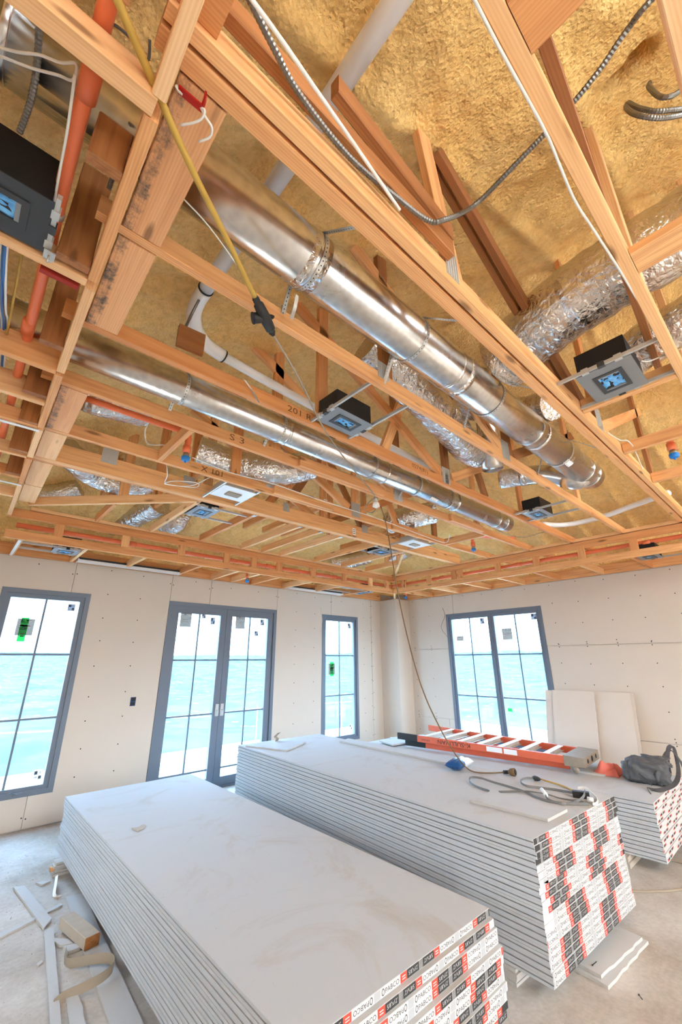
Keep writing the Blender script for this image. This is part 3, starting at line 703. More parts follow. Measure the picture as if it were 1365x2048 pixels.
rl_ = ['behind the joist nearest the camera', 'beside the first mouldy plank', 'beside the second mouldy plank', 'beside the knotty mildewed plank', 'beside the first clean plank', 'beside the second clean plank', 'at the far corner of the tray']
for i, (a, b_) in enumerate(RS):
    tag(beam('edge_rail', (lx(a) - .029, a, ZU), (lx(b_) - .029, b_, ZU), .038, .089, 'fir' if i % 2 else 'fir_pale'), 'edge rail piece ' + rl_[i], 'rail', 'edge rail pieces along the tray')
lj = [(.85, .055, .089, 'fir_pale', 'thick ladder joist nearest the camera beside the black box light'), (1.60, .038, .089, 'fir_pale', 'ladder joist under the black box light with pipe clamp'), (2.318, .038, .14, 'fir', 'ladder joist just past the blue cable bundle'),
      (2.70, .038, .14, 'fir_pale', 'deep ladder joist with a knot beyond the cable bundle'), (3.03, .038, .089, 'fir', 'ladder joist above the long white strip'), (3.58, .038, .089, 'fir_pale', 'ladder joist past the orange pipe clamp'),
      (4.05, .038, .089, 'fir', 'ladder joist near the far end of the side soffit'), (4.6, .038, .089, 'fir_pale', 'last ladder joist before the far corner of the side soffit')]
for (y, wd, ht, mt, lab) in lj:
    tag(beam('ladder_joist', (XL, y, ZU), (lx(y) - .048 if wd < .05 else lx(y) - .03, y, ZU), wd, ht, mt), lab, 'joist', 'ladder joists in the side soffit')
for i, y in enumerate((1.10, 1.535, 2.10, 2.62, 3.0, 3.5, 4.0)):
    hw = .055 if i % 2 else .048; xc = lx(y) - .050 - hw
    tag(beam('soffit_stud', (xc, y, ZU + .004), (xc, y, min(ZU + .5, roof_z(xc, y) - .05)), .038, hw * 2, 'fir_brown_shade', up=(1, 0, 0), base='mid'), '%s dark upright stud in the side soffit, counted away from the camera' % ORD[i], 'stud', 'studs in the side soffit')
# big block ends by the doubled truss
for (a, b_, wd, ht, lab) in [((-.02, .70, 3.235), (-.5, .70, 3.235), .14, .089, 'rough end-grain block above the edge rail near camera'), ((.17, .605, ZT + .02), (-.4, .605, ZT + .02), .12, .14, 'rough end-grain block butting the doubled truss')]:
    tag(beam('timber_block', a, b_, wd, ht, 'fir'), lab, 'timber')
# blocks between the near single truss and its neighbour
for (x, y0, y1, wd, lab, z) in [(.735, .12, -.13, .14, 'knotty flat block beside the near single truss', ZT), (1.73, .12, -.13, .13, 'flat block beside the near single truss by the foil duct', ZT), (2.74, .66, .17, .038, 'cross block under the large black box light', ZT), (3.6, .66, .10, .038, 'cross block carrying the near sprinkler head', ZT), (4.45, .66, .17, .038, 'cross block beyond the near sprinkler head', ZT),
                             (.93, 2.58, 3.19, .038, 'cross block beside the sprinkler drop near the smaller duct', ZT), (4.87, 2.58, 3.19, .038, 'cross block beside the far sprinkler drop', ZT)]:
    tag(beam('cross_block', (x, y0, z), (x, y1, z), wd, .038 if wd > .1 else .089, 'fir'), lab, 'block', 'cross blocks between trusses')
tag(beam('side_board', (.525, .598, 3.37), (1.22, .635, 3.37), .036, .089, 'fir_brown_shade'), 'dark upper board with a cut end beside the doubled truss', 'board')
tag(beam('side_board', (.16, .640, 3.283), (1.22, .642, 3.283), .038, .086, 'fir_brown_shade'), 'dark lower board sistered along the doubled truss', 'board')
tag(beam('brace_board', (.86, .095, 3.35), (3.0, .255, 3.35), .038, .089, 'fir_brown_shade'), 'dark brace board skewed above the near single truss', 'board')

# paper tags and marker notes left on the truss sides
def chord_at(y): return min(TR, key=lambda q: abs(q[0] - y))
for (px, py, y, w_, h_) in [(652, 1006, 3.19, .05, .09), (709, 1062, 3.74, .05, .09), (892, 932, 1.95, .05, .10), (933, 1043, 2.54, .05, .09)]:
    y0, bc = chord_at(y); q = YP(px, py, y0 - .002); z = min(max(q.z, ZT + h_ / 2), ZT + .089 - h_ / 2 + .03)
    mb = MB(); mb.box(q.x - w_ / 2, q.x + w_ / 2, y0 - .002, y0 - .0005, z - h_ / 2, z + h_ / 2, 0)
    for k in (-.3, 0, .25): mb.box(q.x - w_ * .38, q.x + w_ * .3, y0 - .0024, y0 - .002, z + k * h_, z + k * h_ + .008, 1)
    mb.build('paper_tag', ['paper', 'ink'], bc, origin=(q.x, y0, z))
for (s_, px, py, y, w_, h_) in [('0274(81)', 840, 925, 1.95, .22, .045), ('X 101', 425, 935, 3.19, .2, .05), ('S 3', 475, 872, 2.54, .12, .05), ('201 R', 600, 842, 1.95, .2, .045)]:
    y0, bc = chord_at(y); q = YP(px, py, y0 - .001); mb = MB()
    put_text(mb, s_, (q.x - w_ / 2, y0 - .0012, ZT + .022), (1, 0, 0), (0, 0, 1), w_, h_, 0); mb.build('marker_note', 'marker', bc, origin=(q.x, y0, ZT))

# ================================================================== DRYWALL STACKS
BW, BL = 1.2192, 3.658
def sheet_mesh(name, t, up, parent, M, L=BL, W=BW, d=.003):
    s = [(0, 0), (W, 0), (W, t - d), (W - .05, t), (.05, t), (0, t - d)]
    if up: s = [(x, t - z) for x, z in reversed(s)]
    n_ = len(s)
    v = [(x, 0, z) for x, z in s] + [(x, L, z) for x, z in s]
    f = [(i, (i + 1) % n_, (i + 1) % n_ + n_, i + n_) for i in range(n_)] + [tuple(range(n_ - 1, -1, -1)), tuple(range(n_, 2 * n_))]
    mi = []
    for i in range(n_):
        (x0, z0), (x1, z1) = s[i], s[(i + 1) % n_]
        mi.append(1 if abs(x0 - x1) < 1e-6 else 0)
    mi += [1, 1]
    return mesh(name, v, f, ['board_face', 'board_edge'], parent, M, mi=mi)
def tape_mesh(name, ht, phase, parent, M, W=BW, style=0):
    mb = MB(); e = .0012
    mb.box(.002, W - .002, -e, 0, .001, ht - .001, 0)
    if style == 0:
        unit = [('K', .080), ('S', .024), ('k', .080), ('R', .042), ('w', .118), ('G', .036), ('W', .118), ('r', .042)]
    else:
        unit = [('r', .03), ('K1', .05), ('_', .02), ('K1', .05), ('r', .03), ('_', .2)]
    per = sum(q[1] for q in unit); x = -per + phase * per; i = 0; y = -e - .0004
    pick = {'K': 1, 'k': 1, 'K1': 1, 'R': 2, 'r': 2, 'G': 3}
    while x < W:
        c, w_ = unit[i % len(unit)]; a, b_ = max(x, .003), min(x + w_, W - .003)
        if b_ - a > .004:
            if c in pick:
                z0, z1 = (.002, ht - .002) if style == 0 else (ht * .25, ht * .75)
                mb.add([(a, y, z0), (b_, y, z0), (b_, y, z1), (a, y, z1)], [(0, 1, 2, 3)], pick[c])
            if c == 'S':
                for s in (.15, .45, .75):
                    p = x + w_ * s
                    if p > .004 and p + .005 < W - .004: mb.add([(p, y, .002), (p + .004, y, .002), (p + .004, y, ht - .002), (p, y, ht - .002)], [(0, 1, 2, 3)], 1)
            full = b_ - a > w_ * .98
            if full and c in 'Kk': put_text(mb, '5/8"x12\'', (x + .01, y - .0004, ht * .3), (1, 0, 0), (0, 0, 1), w_ - .02, ht * .42, 0, c == 'k')
            if full and c in 'Ww' and style == 0:
                put_text(mb, 'PABCO', (x + (.028 if c == 'W' else .008), y, ht * .25), (1, 0, 0), (0, 0, 1), w_ - .036, ht * .48, 1, c == 'w')
                cx = x + (.015 if c == 'W' else w_ - .015); ring = []
                for k in range(10):
                    an = 2 * math.pi * k / 10; ring.append((cx + .0085 * math.cos(an), y, ht / 2 + ht * .34 * math.sin(an)))
                for k in range(10):
                    an = 2 * math.pi * k / 10; ring.append((cx + .0055 * math.cos(an), y, ht / 2 + ht * .24 * math.sin(an)))
                mb.add(ring, [(k, (k + 1) % 10, 10 + (k + 1) % 10, 10 + k) for k in range(10)], 1)
            if full and c in 'Rr' and style == 0:
                for s in (.3, .55): mb.add([(x + .01, y - .0004, ht * s), (x + w_ - .01, y - .0004, ht * s), (x + w_ - .01, y - .0004, ht * (s + .1)), (x + .01, y - .0004, ht * (s + .1))], [(0, 1, 2, 3)], 0)
        x += w_; i += 1
    return mb.build(name, ['tape_white', 'tape_black', 'tape_red', 'tape_grey'], parent, M)
def stack(nm, x, y, ang, z0, z1, n_, phases, style, where, jit=.004, shift=None):
    t2 = (z1 - z0) / n_
    for k in range(n_):
        dx, dy = random.uniform(-jit, jit), random.uniform(-jit, jit) * 1.5
        if shift: dx += shift(k)[0]; dy += shift(k)[1]
        M = Matrix.Translation((x, y, z0 + k * t2)) @ Matrix.Rotation(ang, 4, 'Z') @ Matrix.Translation((dx, dy, 0))
        pos = n_ - 1 - k
        what = 'topmost' if pos == 0 else 'bottom' if k == 0 else ORD[pos]
        lab = ('%s taped drywall bundle of the %s' if pos in (0, n_ - 1) else '%s taped drywall bundle from the top of the %s') % (what, where)
        b_ = empty('drywall_bundle', None, lab, 'drywall', 'taped drywall bundles in the ' + nm, M=M)
        sheet_mesh('sheet', t2 / 2 - .0002, False, b_, M)
        sheet_mesh('sheet', t2 / 2 - .0002, True, b_, M @ Matrix.Translation((0, 0, t2 / 2)))
        tape_mesh('end_tape', t2, phases[k % len(phases)] + random.uniform(-.025, .025), b_, M, style=style)
S2A = -0.0441
ph2 = [.30, .30, .29, .31, .30, .62, .60, .58, .56, .20, .22, .18, .2, .45, .45, .44, .95, .95, .96, .95]
stack('middle stack', 2.699, 1.374, S2A, .08, .722, 20, ph2, 0, 'tall middle drywall stack')
ph1 = [.1, .15, .5, .55, .52, .8, .78, .3, .33, .31, .75, .05]
stack('front stack', 1.129, 1.433, 0.0, .093, .482, 12, ph1, 0, 'low front drywall stack', jit=.006, shift=lambda k: ((0, .0) if k < 8 else (.006, .012 * (k - 7))))
stack('far stack', 4.80, 1.318, 0.015, .08, .51, 13, [.1, .3, .62, .8], 1, 'far drywall stack under the ladder')
# bearers of drywall strips and timber under the stacks
def bearer(pts, lab, layers=5, wd=.09, mat='gypsum', top=.08):
    a, b_ = pts; t = empty('bearer', (a[0], a[1], 0), lab, 'bearer', 'bearers under the drywall stacks')
    for i in range(layers):
        d = random.uniform(-.01, .01)
        beam('strip', (a[0] + d, a[1] + d, top / layers * i), (b_[0] + d, b_[1] + d, top / layers * i), wd, top / layers - .0008, mat, t, c=.001)
bearer(((2.70, 1.62), (3.9, 1.56)), 'layered drywall bearer under the near end of the middle stack')
bearer(((2.82, 4.6), (4.0, 4.55)), 'layered drywall bearer under the far end of the middle stack')
bearer(((4.72, 1.62), (6.0, 1.62)), 'timber bearer under the near end of the far stack', 2, .09, 'dusty_wood')
bearer(((4.75, 4.5), (6.0, 4.5)), 'timber bearer under the far end of the far stack', 2, .09, 'dusty_wood')
bearer(((1.07, 4.80), (2.33, 4.80)), 'layered bearer under the far end of the front stack', 5, .09, 'gypsum', .093)
bearer(((1.16, 1.9), (2.33, 1.9)), 'layered bearer under the near end of the front stack', 5, .09, 'gypsum', .093)

# ================================================================== DUCTS, PIPES, FITTINGS
def duct(name, pts, r, label, mat='galv', seams=(), cat='duct', n=36, cap=True):
    d = empty(name, pts[0], label, cat)
    p = [Vector(q) for q in pts]
    body = tube('body', p, r, mat, d, n, 0)
    ax = (p[-1] - p[0]).normalized()
    for s in seams:
        c = p[0] + ax * s
        tube('seam_ring', [c - ax * .012, c - ax * .006, c + ax * .006, c + ax * .012], r, mat, d, n, 0, rr=[r + .0005, r + .004, r + .004, r + .0005])
    return d
D1 = (1.135, 3.40, .127); D2 = (2.34, 3.325, .1016)
d1 = duct('round_duct', [(-.28, D1[0], D1[1]), (4.42, D1[0], D1[1])], D1[2], 'large galvanised round duct running between the trusses', seams=(.02, 1.10, 2.23, 3.33, 4.43, 4.60))
d2 = duct('round_duct', [(-.40, D2[0], D2[1]), (5.0, D2[0], D2[1])], D2[2], 'smaller galvanised round duct running between the trusses', seams=(.5, 1.95, 3.05, 4.2, 5.1, 5.28))
# branch take-off at the end of the large duct
br = empty('duct_branch', (4.25, 1.16, 3.36), 'galvanised branch elbow under the end of the large duct', 'duct')
tube('elbow', [(4.23, 1.14, 3.36), (4.2, 1.22, 3.33), (4.17, 1.34, 3.40), (4.14, 1.5, 3.47), (4.12, 1.66, 3.5)], .098, 'galv', br, 24, 4)
tube('collar', [(4.12, 1.63, 3.497), (4.118, 1.68, 3.505)], .105, 'galv', br, 24, 0)
tube('flex_sleeve', [(4.118, 1.68, 3.505), (4.10, 1.8, 3.52), (4.08, 1.9, 3.53)], .1, 'foil', br, 20, 4)
vt = empty('vent_riser', (3.62, 1.72, 3.42), 'upright round vent pipe behind the large duct end', 'vent pipe')
tube('pipe', [(3.62, 1.75, 3.46), (3.62, 1.75, 4.6)], .1, 'galv', vt, 24, 0); tube('collar', [(3.62, 1.75, 3.60), (3.62, 1.75, 3.62)], .106, 'galv', vt, 24, 0)
# perforated hanger straps
def strap(x, dct, ya, yb, za, zb, label, tail=.05):
    yc, zc, r = dct; r += .003
    t = empty('hanger_strap', (x, yc, zc), label, 'strap', 'perforated duct straps')
    pts = []
    A, B = Vector((ya, za)), Vector((yb, zb)); C = Vector((yc, zc))
    def tang(P, s):
        d = P - C; L = d.length; a0 = math.atan2(d.y, d.x); b_ = math.acos(min(1, r / L)); return a0 + s * b_
    a0 = tang(A, -1); a1 = tang(B, 1)   # A lies at smaller y, B at larger y: the band goes under the duct
    while a0 < math.pi * .5: a0 += 2 * math.pi
    a0 = math.atan2(math.sin(a0), math.cos(a0)); a1 = math.atan2(math.sin(a1), math.cos(a1))
    if a0 > 0: a0 -= 2 * math.pi
    while a1 < a0: a1 += 2 * math.pi
    if a1 - a0 > math.pi * 1.9: a1 = a0 + math.pi
    pts.append((x, A.x, A.y)); n_ = 18
    for i in range(n_ + 1):
        an = a0 + (a1 - a0) * i / n_; pts.append((x, yc + r * math.cos(an), zc + r * math.sin(an)))
    pts.append((x, B.x, B.y)); pts.append((x, B.x + .002, B.y + tail))
    v, f = ribbon(pts, .02, (1, 0, 0)); o = Vector((x, yc, zc))
    mesh('band', [q - o for q in v], f, 'strap', t, Matrix.Translation(o))
    mb = MB()
    L = Vector(pts[0]) ; acc = 0
    for p, q in zip(pts, pts[1:]):
        p, q = Vector(p), Vector(q); d = (q - p); l = d.length; tt = d / l if l > 0 else d
        nn = tt.cross(Vector((1, 0, 0))).normalized()
        s = -acc % .02
        while s < l:
            c = p + tt * s + nn * .0012; mb.add([c + Vector((.0035 * math.cos(k * 1.047), 0, 0)) + tt * (.0035 * math.sin(k * 1.047)) for k in range(6)], [tuple(range(6))])
            c = p + tt * s - nn * .0012; mb.add([c + Vector((.0035 * math.cos(k * 1.047), 0, 0)) - tt * (.0035 * math.sin(k * 1.047)) for k in range(6)], [tuple(range(6))])
            s += .02
        acc = (acc + l) % .02
    h = mb.build('punched_holes', 'ink', t, origin=o); h['kind'] = 'stuff'
for i, (px, py) in enumerate([(640, 545), (850, 700), (1010, 815), (1140, 925)]):
    strap(U(px, py, 3.27).x, D1, .778, 1.337, 3.27, 3.25, '%s perforated strap holding the large round duct' % ORD[i])
for i, (px, py) in enumerate([(385, 780), (575, 870), (765, 945), (845, 985), (915, 1010)]):
    strap(U(px, py, 3.22).x, D2, 1.99, 2.537, 3.27, 3.26, '%s perforated strap holding the smaller round duct' % ORD[i])
# dangling ends of strap
for i, (p0, p1, lab) in enumerate([((595, 590, 3.24), (583, 638, 3.16), 'loose strap tail hanging under the truss by the large duct'), ((785, 720, 3.26), (770, 768, 3.17), 'loose strap tail hanging by the black light box'), ((490, 760, 3.25), (518, 805, 3.17), 'curled strap tail hanging by the white pipe')]):
    a, b_ = U(*p0), U(*p1); mid = (a + b_) / 2 + Vector((.01, .01, .01)); v, f = ribbon(smooth_path([a, mid, b_], 4), .02, (1, .2, 0))
    tag(mesh('strap_tail', [q - a for q in v], f, 'strap', None, Matrix.Translation(a)), lab, 'strap', 'loose strap tails')
# dark smudges and foil tape bands on the ducts are part of the ducts
for (dd, x, wd, D) in ((d1, .78, .10, D1), (d1, 2.02, .05, D1), (d1, 3.15, .05, D1)):
    tube('foil_band', [(x, D[0], D[1]), (x + wd, D[0], D[1])], D[2] + .0015, 'foil', dd, 36, 0)
for (dd, x, D) in ((d2, 3.32, D2), (d1, 3.6, D1)):
    a0 = -2.2; mb = MB()
    pts = [(D[0] + (D[2] + .001) * math.cos(a0 + k * .1), D[1] + (D[2] + .001) * math.sin(a0 + k * .1)) for k in range(5)]
    mb.add([(x, *p) for p in pts] + [(x + .12, *p) for p in pts], [(k, k + 1, k + 6, k + 5) for k in range(4)])
    for s in range(3):
        mb.add([(x + .02 + s * .03, D[0] + (D[2] + .0015) * math.cos(a0 + k * .1), D[1] + (D[2] + .0015) * math.sin(a0 + k * .1)) for k in (.6, 3.4)] + [(x + .032 + s * .03, D[0] + (D[2] + .0015) * math.cos(a0 + k * .1), D[1] + (D[2] + .0015) * math.sin(a0 + k * .1)) for k in (3.4, .6)], [(0, 1, 2, 3)], 1)
    mb.build('paper_label', ['paper', 'ink'], dd, origin=(x, D[0], D[1]))
# foil-wrapped flexible ducts
def flex(pts, r, label, n=22):
    p = smooth_path(pts, 14); rr = []
    for i, q in enumerate(p):
        k = noise.noise(q * 9.0)
        rr.append(r * (1 + .06 * k + .02 * math.sin(i * 2.2)))
    q = p[0]; v, f = tube_geo([a - q for a in p], r, n, True, rr)
    v = [a + Vector((noise.noise((a + q) * 12), noise.noise((a + q) * 12 + Vector((5, 5, 5))), noise.noise((a + q) * 12 + Vector((9, 2, 7))))) * .007 for a in v]
    o = mesh('flex_duct', v, f, 'foil', None, Matrix.Translation(q), False)
    return tag(o, label, 'flexible duct', 'foil-wrapped flexible ducts')
flex([(2.42, 1.0, 3.62), (2.3, .5, 3.68), (2.3, -.2, 3.72), (2.35, -1.4, 3.78)], .20, 'widest foil flexible duct behind the large black box light')
flex([(2.95, .62, 3.5), (2.85, .2, 3.56), (2.8, -.3, 3.6), (2.85, -1.4, 3.7)], .14, 'foil flexible duct just beyond the widest one')
flex([U(735, 690, 3.75), U(800, 752, 3.64), U(880, 830, 3.6), U(935, 895, 3.6), U(960, 905, 3.75), U(965, 880, 4.1)], .15, 'foil flexible duct sagging between the two round ducts')
flex([(3.2, .98, 3.62), (3.3, 1.3, 3.75), (3.2, 1.8, 4.05)], .13, 'foil flexible duct high behind the large round duct')
flex([U(110, 765, 3.5), U(175, 795, 3.44), U(235, 813, 3.44), U(290, 826, 3.5)], .105, 'foil flexible duct over the sprinkler branch near the knotty plank')
flex([U(130, 900, 3.6), U(190, 950, 3.55), U(262, 972, 3.5), U(300, 960, 3.65)], .13, 'foil flexible duct sagging over the girder truss')
flex([U(60, 985, 3.5), U(110, 988, 3.5), U(160, 975, 3.6)], .12, 'short foil flexible duct by the far clean planks')
flex([U(225, 1052, 3.45), U(265, 1035, 3.5), U(320, 1005, 3.6)], .15, 'foil flexible duct over the first short hip joists')
flex([U(330, 1055, 3.42), U(352, 1045, 3.45), U(370, 1020, 3.65)], .13, 'foil flexible duct dropping behind the far black box light')
flex([U(395, 905, 3.5), U(470, 930, 3.45), U(560, 940, 3.42), U(620, 930, 3.55)], .15, 'long foil flexible duct above the white speaker panel')
flex([U(780, 1045, 3.45), U(820, 1035, 3.45), U(865, 1025, 3.55)], .15, 'foil flexible duct near the far end of the smaller round duct')
flex([U(665, 1125, 3.4), U(700, 1122, 3.42), U(740, 1112, 3.5)], .13, 'foil flexible duct over the last short hip joists')
flex([U(780, 1120, 3.42), U(815, 1100, 3.5)], .12, 'short foil flexible duct in the far corner bay')
# white plastic drain pipes
pv = empty('drain_pipe', (.67, .3, 3.8), 'white plastic pipe curving through the trusses', 'pipe')
zp = 3.80
run1 = [U(412, 578, zp) + (U(800, -8, zp) - U(412, 578, zp)) * 2.6, U(412, 578, zp)]
bend = [U(412, 578, zp), U(396, 603, zp), U(388, 630, zp - .01), U(394, 662, zp - .02), U(414, 690, zp - .03), U(447, 713, zp - .04)]
run2 = [U(447, 713, zp - .04), U(560, 777, zp - .06), U(700, 852, zp - .08), U(860, 935, zp - .1)]
tube('straight_run', run1, .042, 'pvc', pv, 18, 3); tube('elbow', bend, .046, 'pvc', pv, 18, 5); tube('straight_run', run2, .034, 'pvc', pv, 16, 3)
for k in (0, 5):
    q = bend[k]; d_ = ((bend[1] - bend[0]) if k == 0 else (bend[5] - bend[4])).normalized(); tube('coupling_band', [q - d_ * .005, q + d_ * .005], .0475, 'rubber_black', pv, 18, 0)
tag(tube('drain_pipe', [U(1085, 1048, 3.42), U(1120, 1050, 3.42), U(1160, 1045, 3.42), U(1210, 1032, 3.42), U(1265, 1012, 3.42), U(1340, 985, 3.42)], .032, 'pvc', None, 14, 4), 'white plastic pipe crossing the foam at the far right end', 'pipe')
tag(tube('drain_pipe', [U(375, 640, 3.6), U(364, 675, 3.5), U(400, 588, 3.78)][:0] + [U(398, 600, 3.74), U(378, 640, 3.6), U(362, 678, 3.38)], .008, 'conduit', None, 8, 4), 'thin dark cable tied to the bend of the white pipe', 'cable')
tag(beam('backing_block', U(352, 690, 3.29), U(405, 712, 3.29), .03, .14, 'fir_brown_shade'), 'small plywood block nailed beside the white pipe bend', 'block')
# orange sprinkler pipes
sp_ = empty('sprinkler_pipe', (-.05, 1.0, 3.2), 'orange sprinkler main passing through the side soffit', 'pipe')
tube('main', [(-.062, .2, 3.215), (-.058, 1.3, 3.215), (-.05, 2.0, 3.215), (-.045, 4.9, 3.215)], .022, 'cpvc', sp_, 16, 3)
for y in (1.47, 3.3): tube('pipe_clamp', [(-.056, y - .012, 3.215), (-.056, y + .012, 3.215)], .0255, 'steel', sp_, 16, 0)
for y in (.98, 2.2): tube('coupling', [(-.056, y - .05, 3.215), (-.056, y + .05, 3.215)], .027, 'cpvc', sp_, 16, 0)
sp2 = empty('sprinkler_pipe', (3, 5.36, 3.03), 'orange sprinkler main behind the soffit rails by the window wall', 'pipe')
tube('main', [(.25, 5.36, 3.035), (2.2, 5.36, 3.03), (6.2, 5.37, 3.03)], .028, 'cpvc', sp2, 12, 2)
for x in (1.4, 3.36, 4.7): tube('coupling', [(x - .04, 5.36, 3.031), (x + .04, 5.36, 3.031)], .034, 'cpvc', sp2, 12, 0)
sp3 = empty('sprinkler_pipe', (6.2, 3, 3.03), 'orange sprinkler main behind the soffit rails by the paired window', 'pipe')
tube('main', [(6.2, 5.37, 3.035), (6.2, 3.0, 3.04), (6.2, 1.0, 3.05), (6.21, -.5, 3.05)], .027, 'cpvc', sp3, 12, 2)
for y in (1.15, 2.8, 4.2): tube('coupling', [(6.2, y - .04, 3.042), (6.2, y + .04, 3.042)], .033, 'cpvc', sp3, 12, 0)
def head(name, x, y, zc, top, pts, label, k=1.35):
    t = empty(name, (x, y, zc), label, 'sprinkler', 'capped sprinkler heads')
    tube('drop_pipe', pts + [(x, y, zc + .10)], .017 * k, 'cpvc', t, 12, 4 if len(pts) > 1 else 0)
    tube('coupling', [(x, y, zc + .12), (x, y, zc + .065)], .022 * k, 'cpvc', t, 12, 0)
    tube('fitting', [(x, y, zc + .07), (x, y, zc + .05), (x, y, zc + .03)], .017, 'brass', t, 12, 0, rr=[.013 * k, .018 * k, .02 * k])
    p = [(x, y, zc + .036), (x, y, zc + .03), (x, y, zc + .005), (x, y, zc)]
    cp = tube('cap', p, .025, 'cap_blue', t, 14, 0, rr=[.02 * k, .024 * k, .022 * k, .017 * k]); tube('cap_tip', [(x, y, zc), (x, y, zc - .014)], .007, 'cap_blue', cp, 8, 0)
head('fire_sprinkler', 1.0, 2.82, 3.075, 3.3, [(.30, 2.84, 3.31), (.80, 2.83, 3.31), (.97, 2.82, 3.31), (1.0, 2.82, 3.28)], 'blue-capped sprinkler head hanging beside the smaller round duct')
head('fire_sprinkler', 5.05, 2.87, 3.075, 3.3, [(5.75, 2.6, 3.33), (5.3, 2.8, 3.31), (5.08, 2.86, 3.31), (5.05, 2.87, 3.28)], 'blue-capped sprinkler head hanging near the far end of the trusses')
head('fire_sprinkler', 3.72, .385, 3.09, 3.3, [(3.72, .385, 3.31)], 'large blue-capped sprinkler head at the picture edge')
head('fire_sprinkler', 3.16, 5.62, 2.80, 3.0, [(3.16, 5.38, 3.03), (3.16, 5.55, 3.03), (3.16, 5.62, 3.0)], 'blue-capped sprinkler head above the french doors')
head('fire_sprinkler', 6.40, 5.2, 2.80, 3.0, [(6.22, 5.2, 3.03), (6.35, 5.2, 3.03), (6.40, 5.2, 3.0)], 'blue-capped sprinkler head beside the corner chase')

# recessed light housings with blue protective film
def light_box(x0, x1, y0, y1, z, label, bars='y', b0=None, b1=None, h=.15, pm='box_grey'):
    cx, cy = (x0 + x1) / 2, (y0 + y1) / 2
    t = empty('recessed_light', (cx, cy, z), label, 'light fitting', 'boxed recessed lights')
    sx, sy = x1 - x0, y1 - y0
    mb = MB(); mb.box(x0 + .01, x1 - .01, y0 + .012, y1 - .012, z + .004, z + h); mb.build('housing', 'black_box', t, origin=(cx, cy, z))
    mb = MB(); ix, iy = sx * .30, sy * .27
    e0, e1 = z, z + .004
    mb.box(x0, cx - ix, y0, y1, e0, e1); mb.box(cx + ix, x1, y0, y1, e0, e1); mb.box(cx - ix, cx + ix, y0, cy - iy, e0, e1); mb.box(cx - ix, cx + ix, cy + iy, y1, e0, e1)
    mb.build('plate', pm, t, origin=(cx, cy, z))
    tr_ = MB(); g = .022
    tr_.box(cx - ix, cx - ix + g, cy - iy, cy + iy, z - .004, z + .003); tr_.box(cx + ix - g, cx + ix, cy - iy, cy + iy, z - .004, z + .003)
    tr_.box(cx - ix + g, cx + ix - g, cy - iy, cy - iy + g, z - .004, z + .003); tr_.box(cx - ix + g, cx + ix - g, cy + iy - g, cy + iy, z - .004, z + .003)
    trg = tr_.build('trim_ring', 'box_dark', t, origin=(cx, cy, z))
    g2 = .014; a_, b_2 = ix - g, iy - g
    for xx in (cx - a_, cx + a_ - g2):
        it_ = MB(); it_.box(xx, xx + g2, cy - b_2, cy + b_2, z - .002, z + .004); it_.build('inner_trim', 'box_grey', t, origin=(xx, cy, z))
    mb = MB(); nn = 8; v = []; f = []
    for j in range(nn + 1):
        for i in range(nn + 1):
            a, b_ = i / nn, j / nn; v.append(((a - .5) * 2 * (ix - g), (b_ - .5) * 2 * (iy - g), .003 + .006 * noise.noise(Vector((a * 5 + x0, b_ * 5 + y0, 1)))))
    for j in range(nn):
        for i in range(nn): k = j * (nn + 1) + i; f.append((k, k + nn + 1, k + nn + 2, k + 1))
    mesh('film', v, f, 'blue_film', trg, Matrix.Translation((cx, cy, z)))
    for s in (-1, 1):
        mb = MB()
        if bars == 'y': xx = cx + s * (sx / 2 + .008); mb.box(xx - .007, xx + .007, b0, b1, z + .004, z + .024)
        else: yy = cy + s * (sy / 2 + .008); mb.box(b0, b1, yy - .007, yy + .007, z + .004, z + .024)
        hb = mb.build('hanger_bar', 'steel', t, origin=(cx, cy, z))
        for k in (-.3, 0, .3):
            mb = MB()
            if bars == 'y': mb.box(xx - .012, xx + .012, cy + k * sy - .018, cy + k * sy + .018, z - .002, z + .028)
            else: mb.box(cx + k * sx - .018, cx + k * sx + .018, yy - .012, yy + .012, z - .002, z + .028)
            mb.build('clip', 'steel' if k else 'box_dark', hb, origin=(cx, cy, z))
    return t
light_box(2.347, 2.705, .292, .567, 3.2, 'large black box light with blue film beside the doubled truss', 'y', .168, .665)
light_box(1.505, 1.835, 1.69, 1.90, 3.2, 'black box light with blue film hung between the two round ducts', 'y', 1.378, 1.95)
light_box(4.41, 4.74, 1.65, 1.87, 3.2, 'black box light with blue film below the branch elbow', 'y', 1.378, 1.95)
light_box(1.61, 1.86, 4.0, 4.33, 3.2, 'box light with blue film hung between the short hip joists', 'x', 1.58, 2.18)
light_box(.64, .90, 5.50, 5.77, 2.88, 'box light with blue film above the window at the wall end', 'x', .34, .90)
light_box(6.165, 6.46, 1.06, 1.29, 2.88, 'box light with blue film in the soffit by the paired window', 'y', .72, 1.31)
light_box(4.33, 4.68, 3.95, 4.22, 3.2, 'box light with blue film in the far corner of the hip joists', 'x', 4.18, 4.73)
light_box(5.48, 5.74, 5.45, 5.8, 2.88, 'box light with blue film above the narrow window', 'x', 4.82, 5.74)
light_box(-.36, -.062, 1.33, 1.565, 3.105, 'large black box light with blue film in the side soffit', 'y', 1.31, 1.58, .2, 'box_dark')
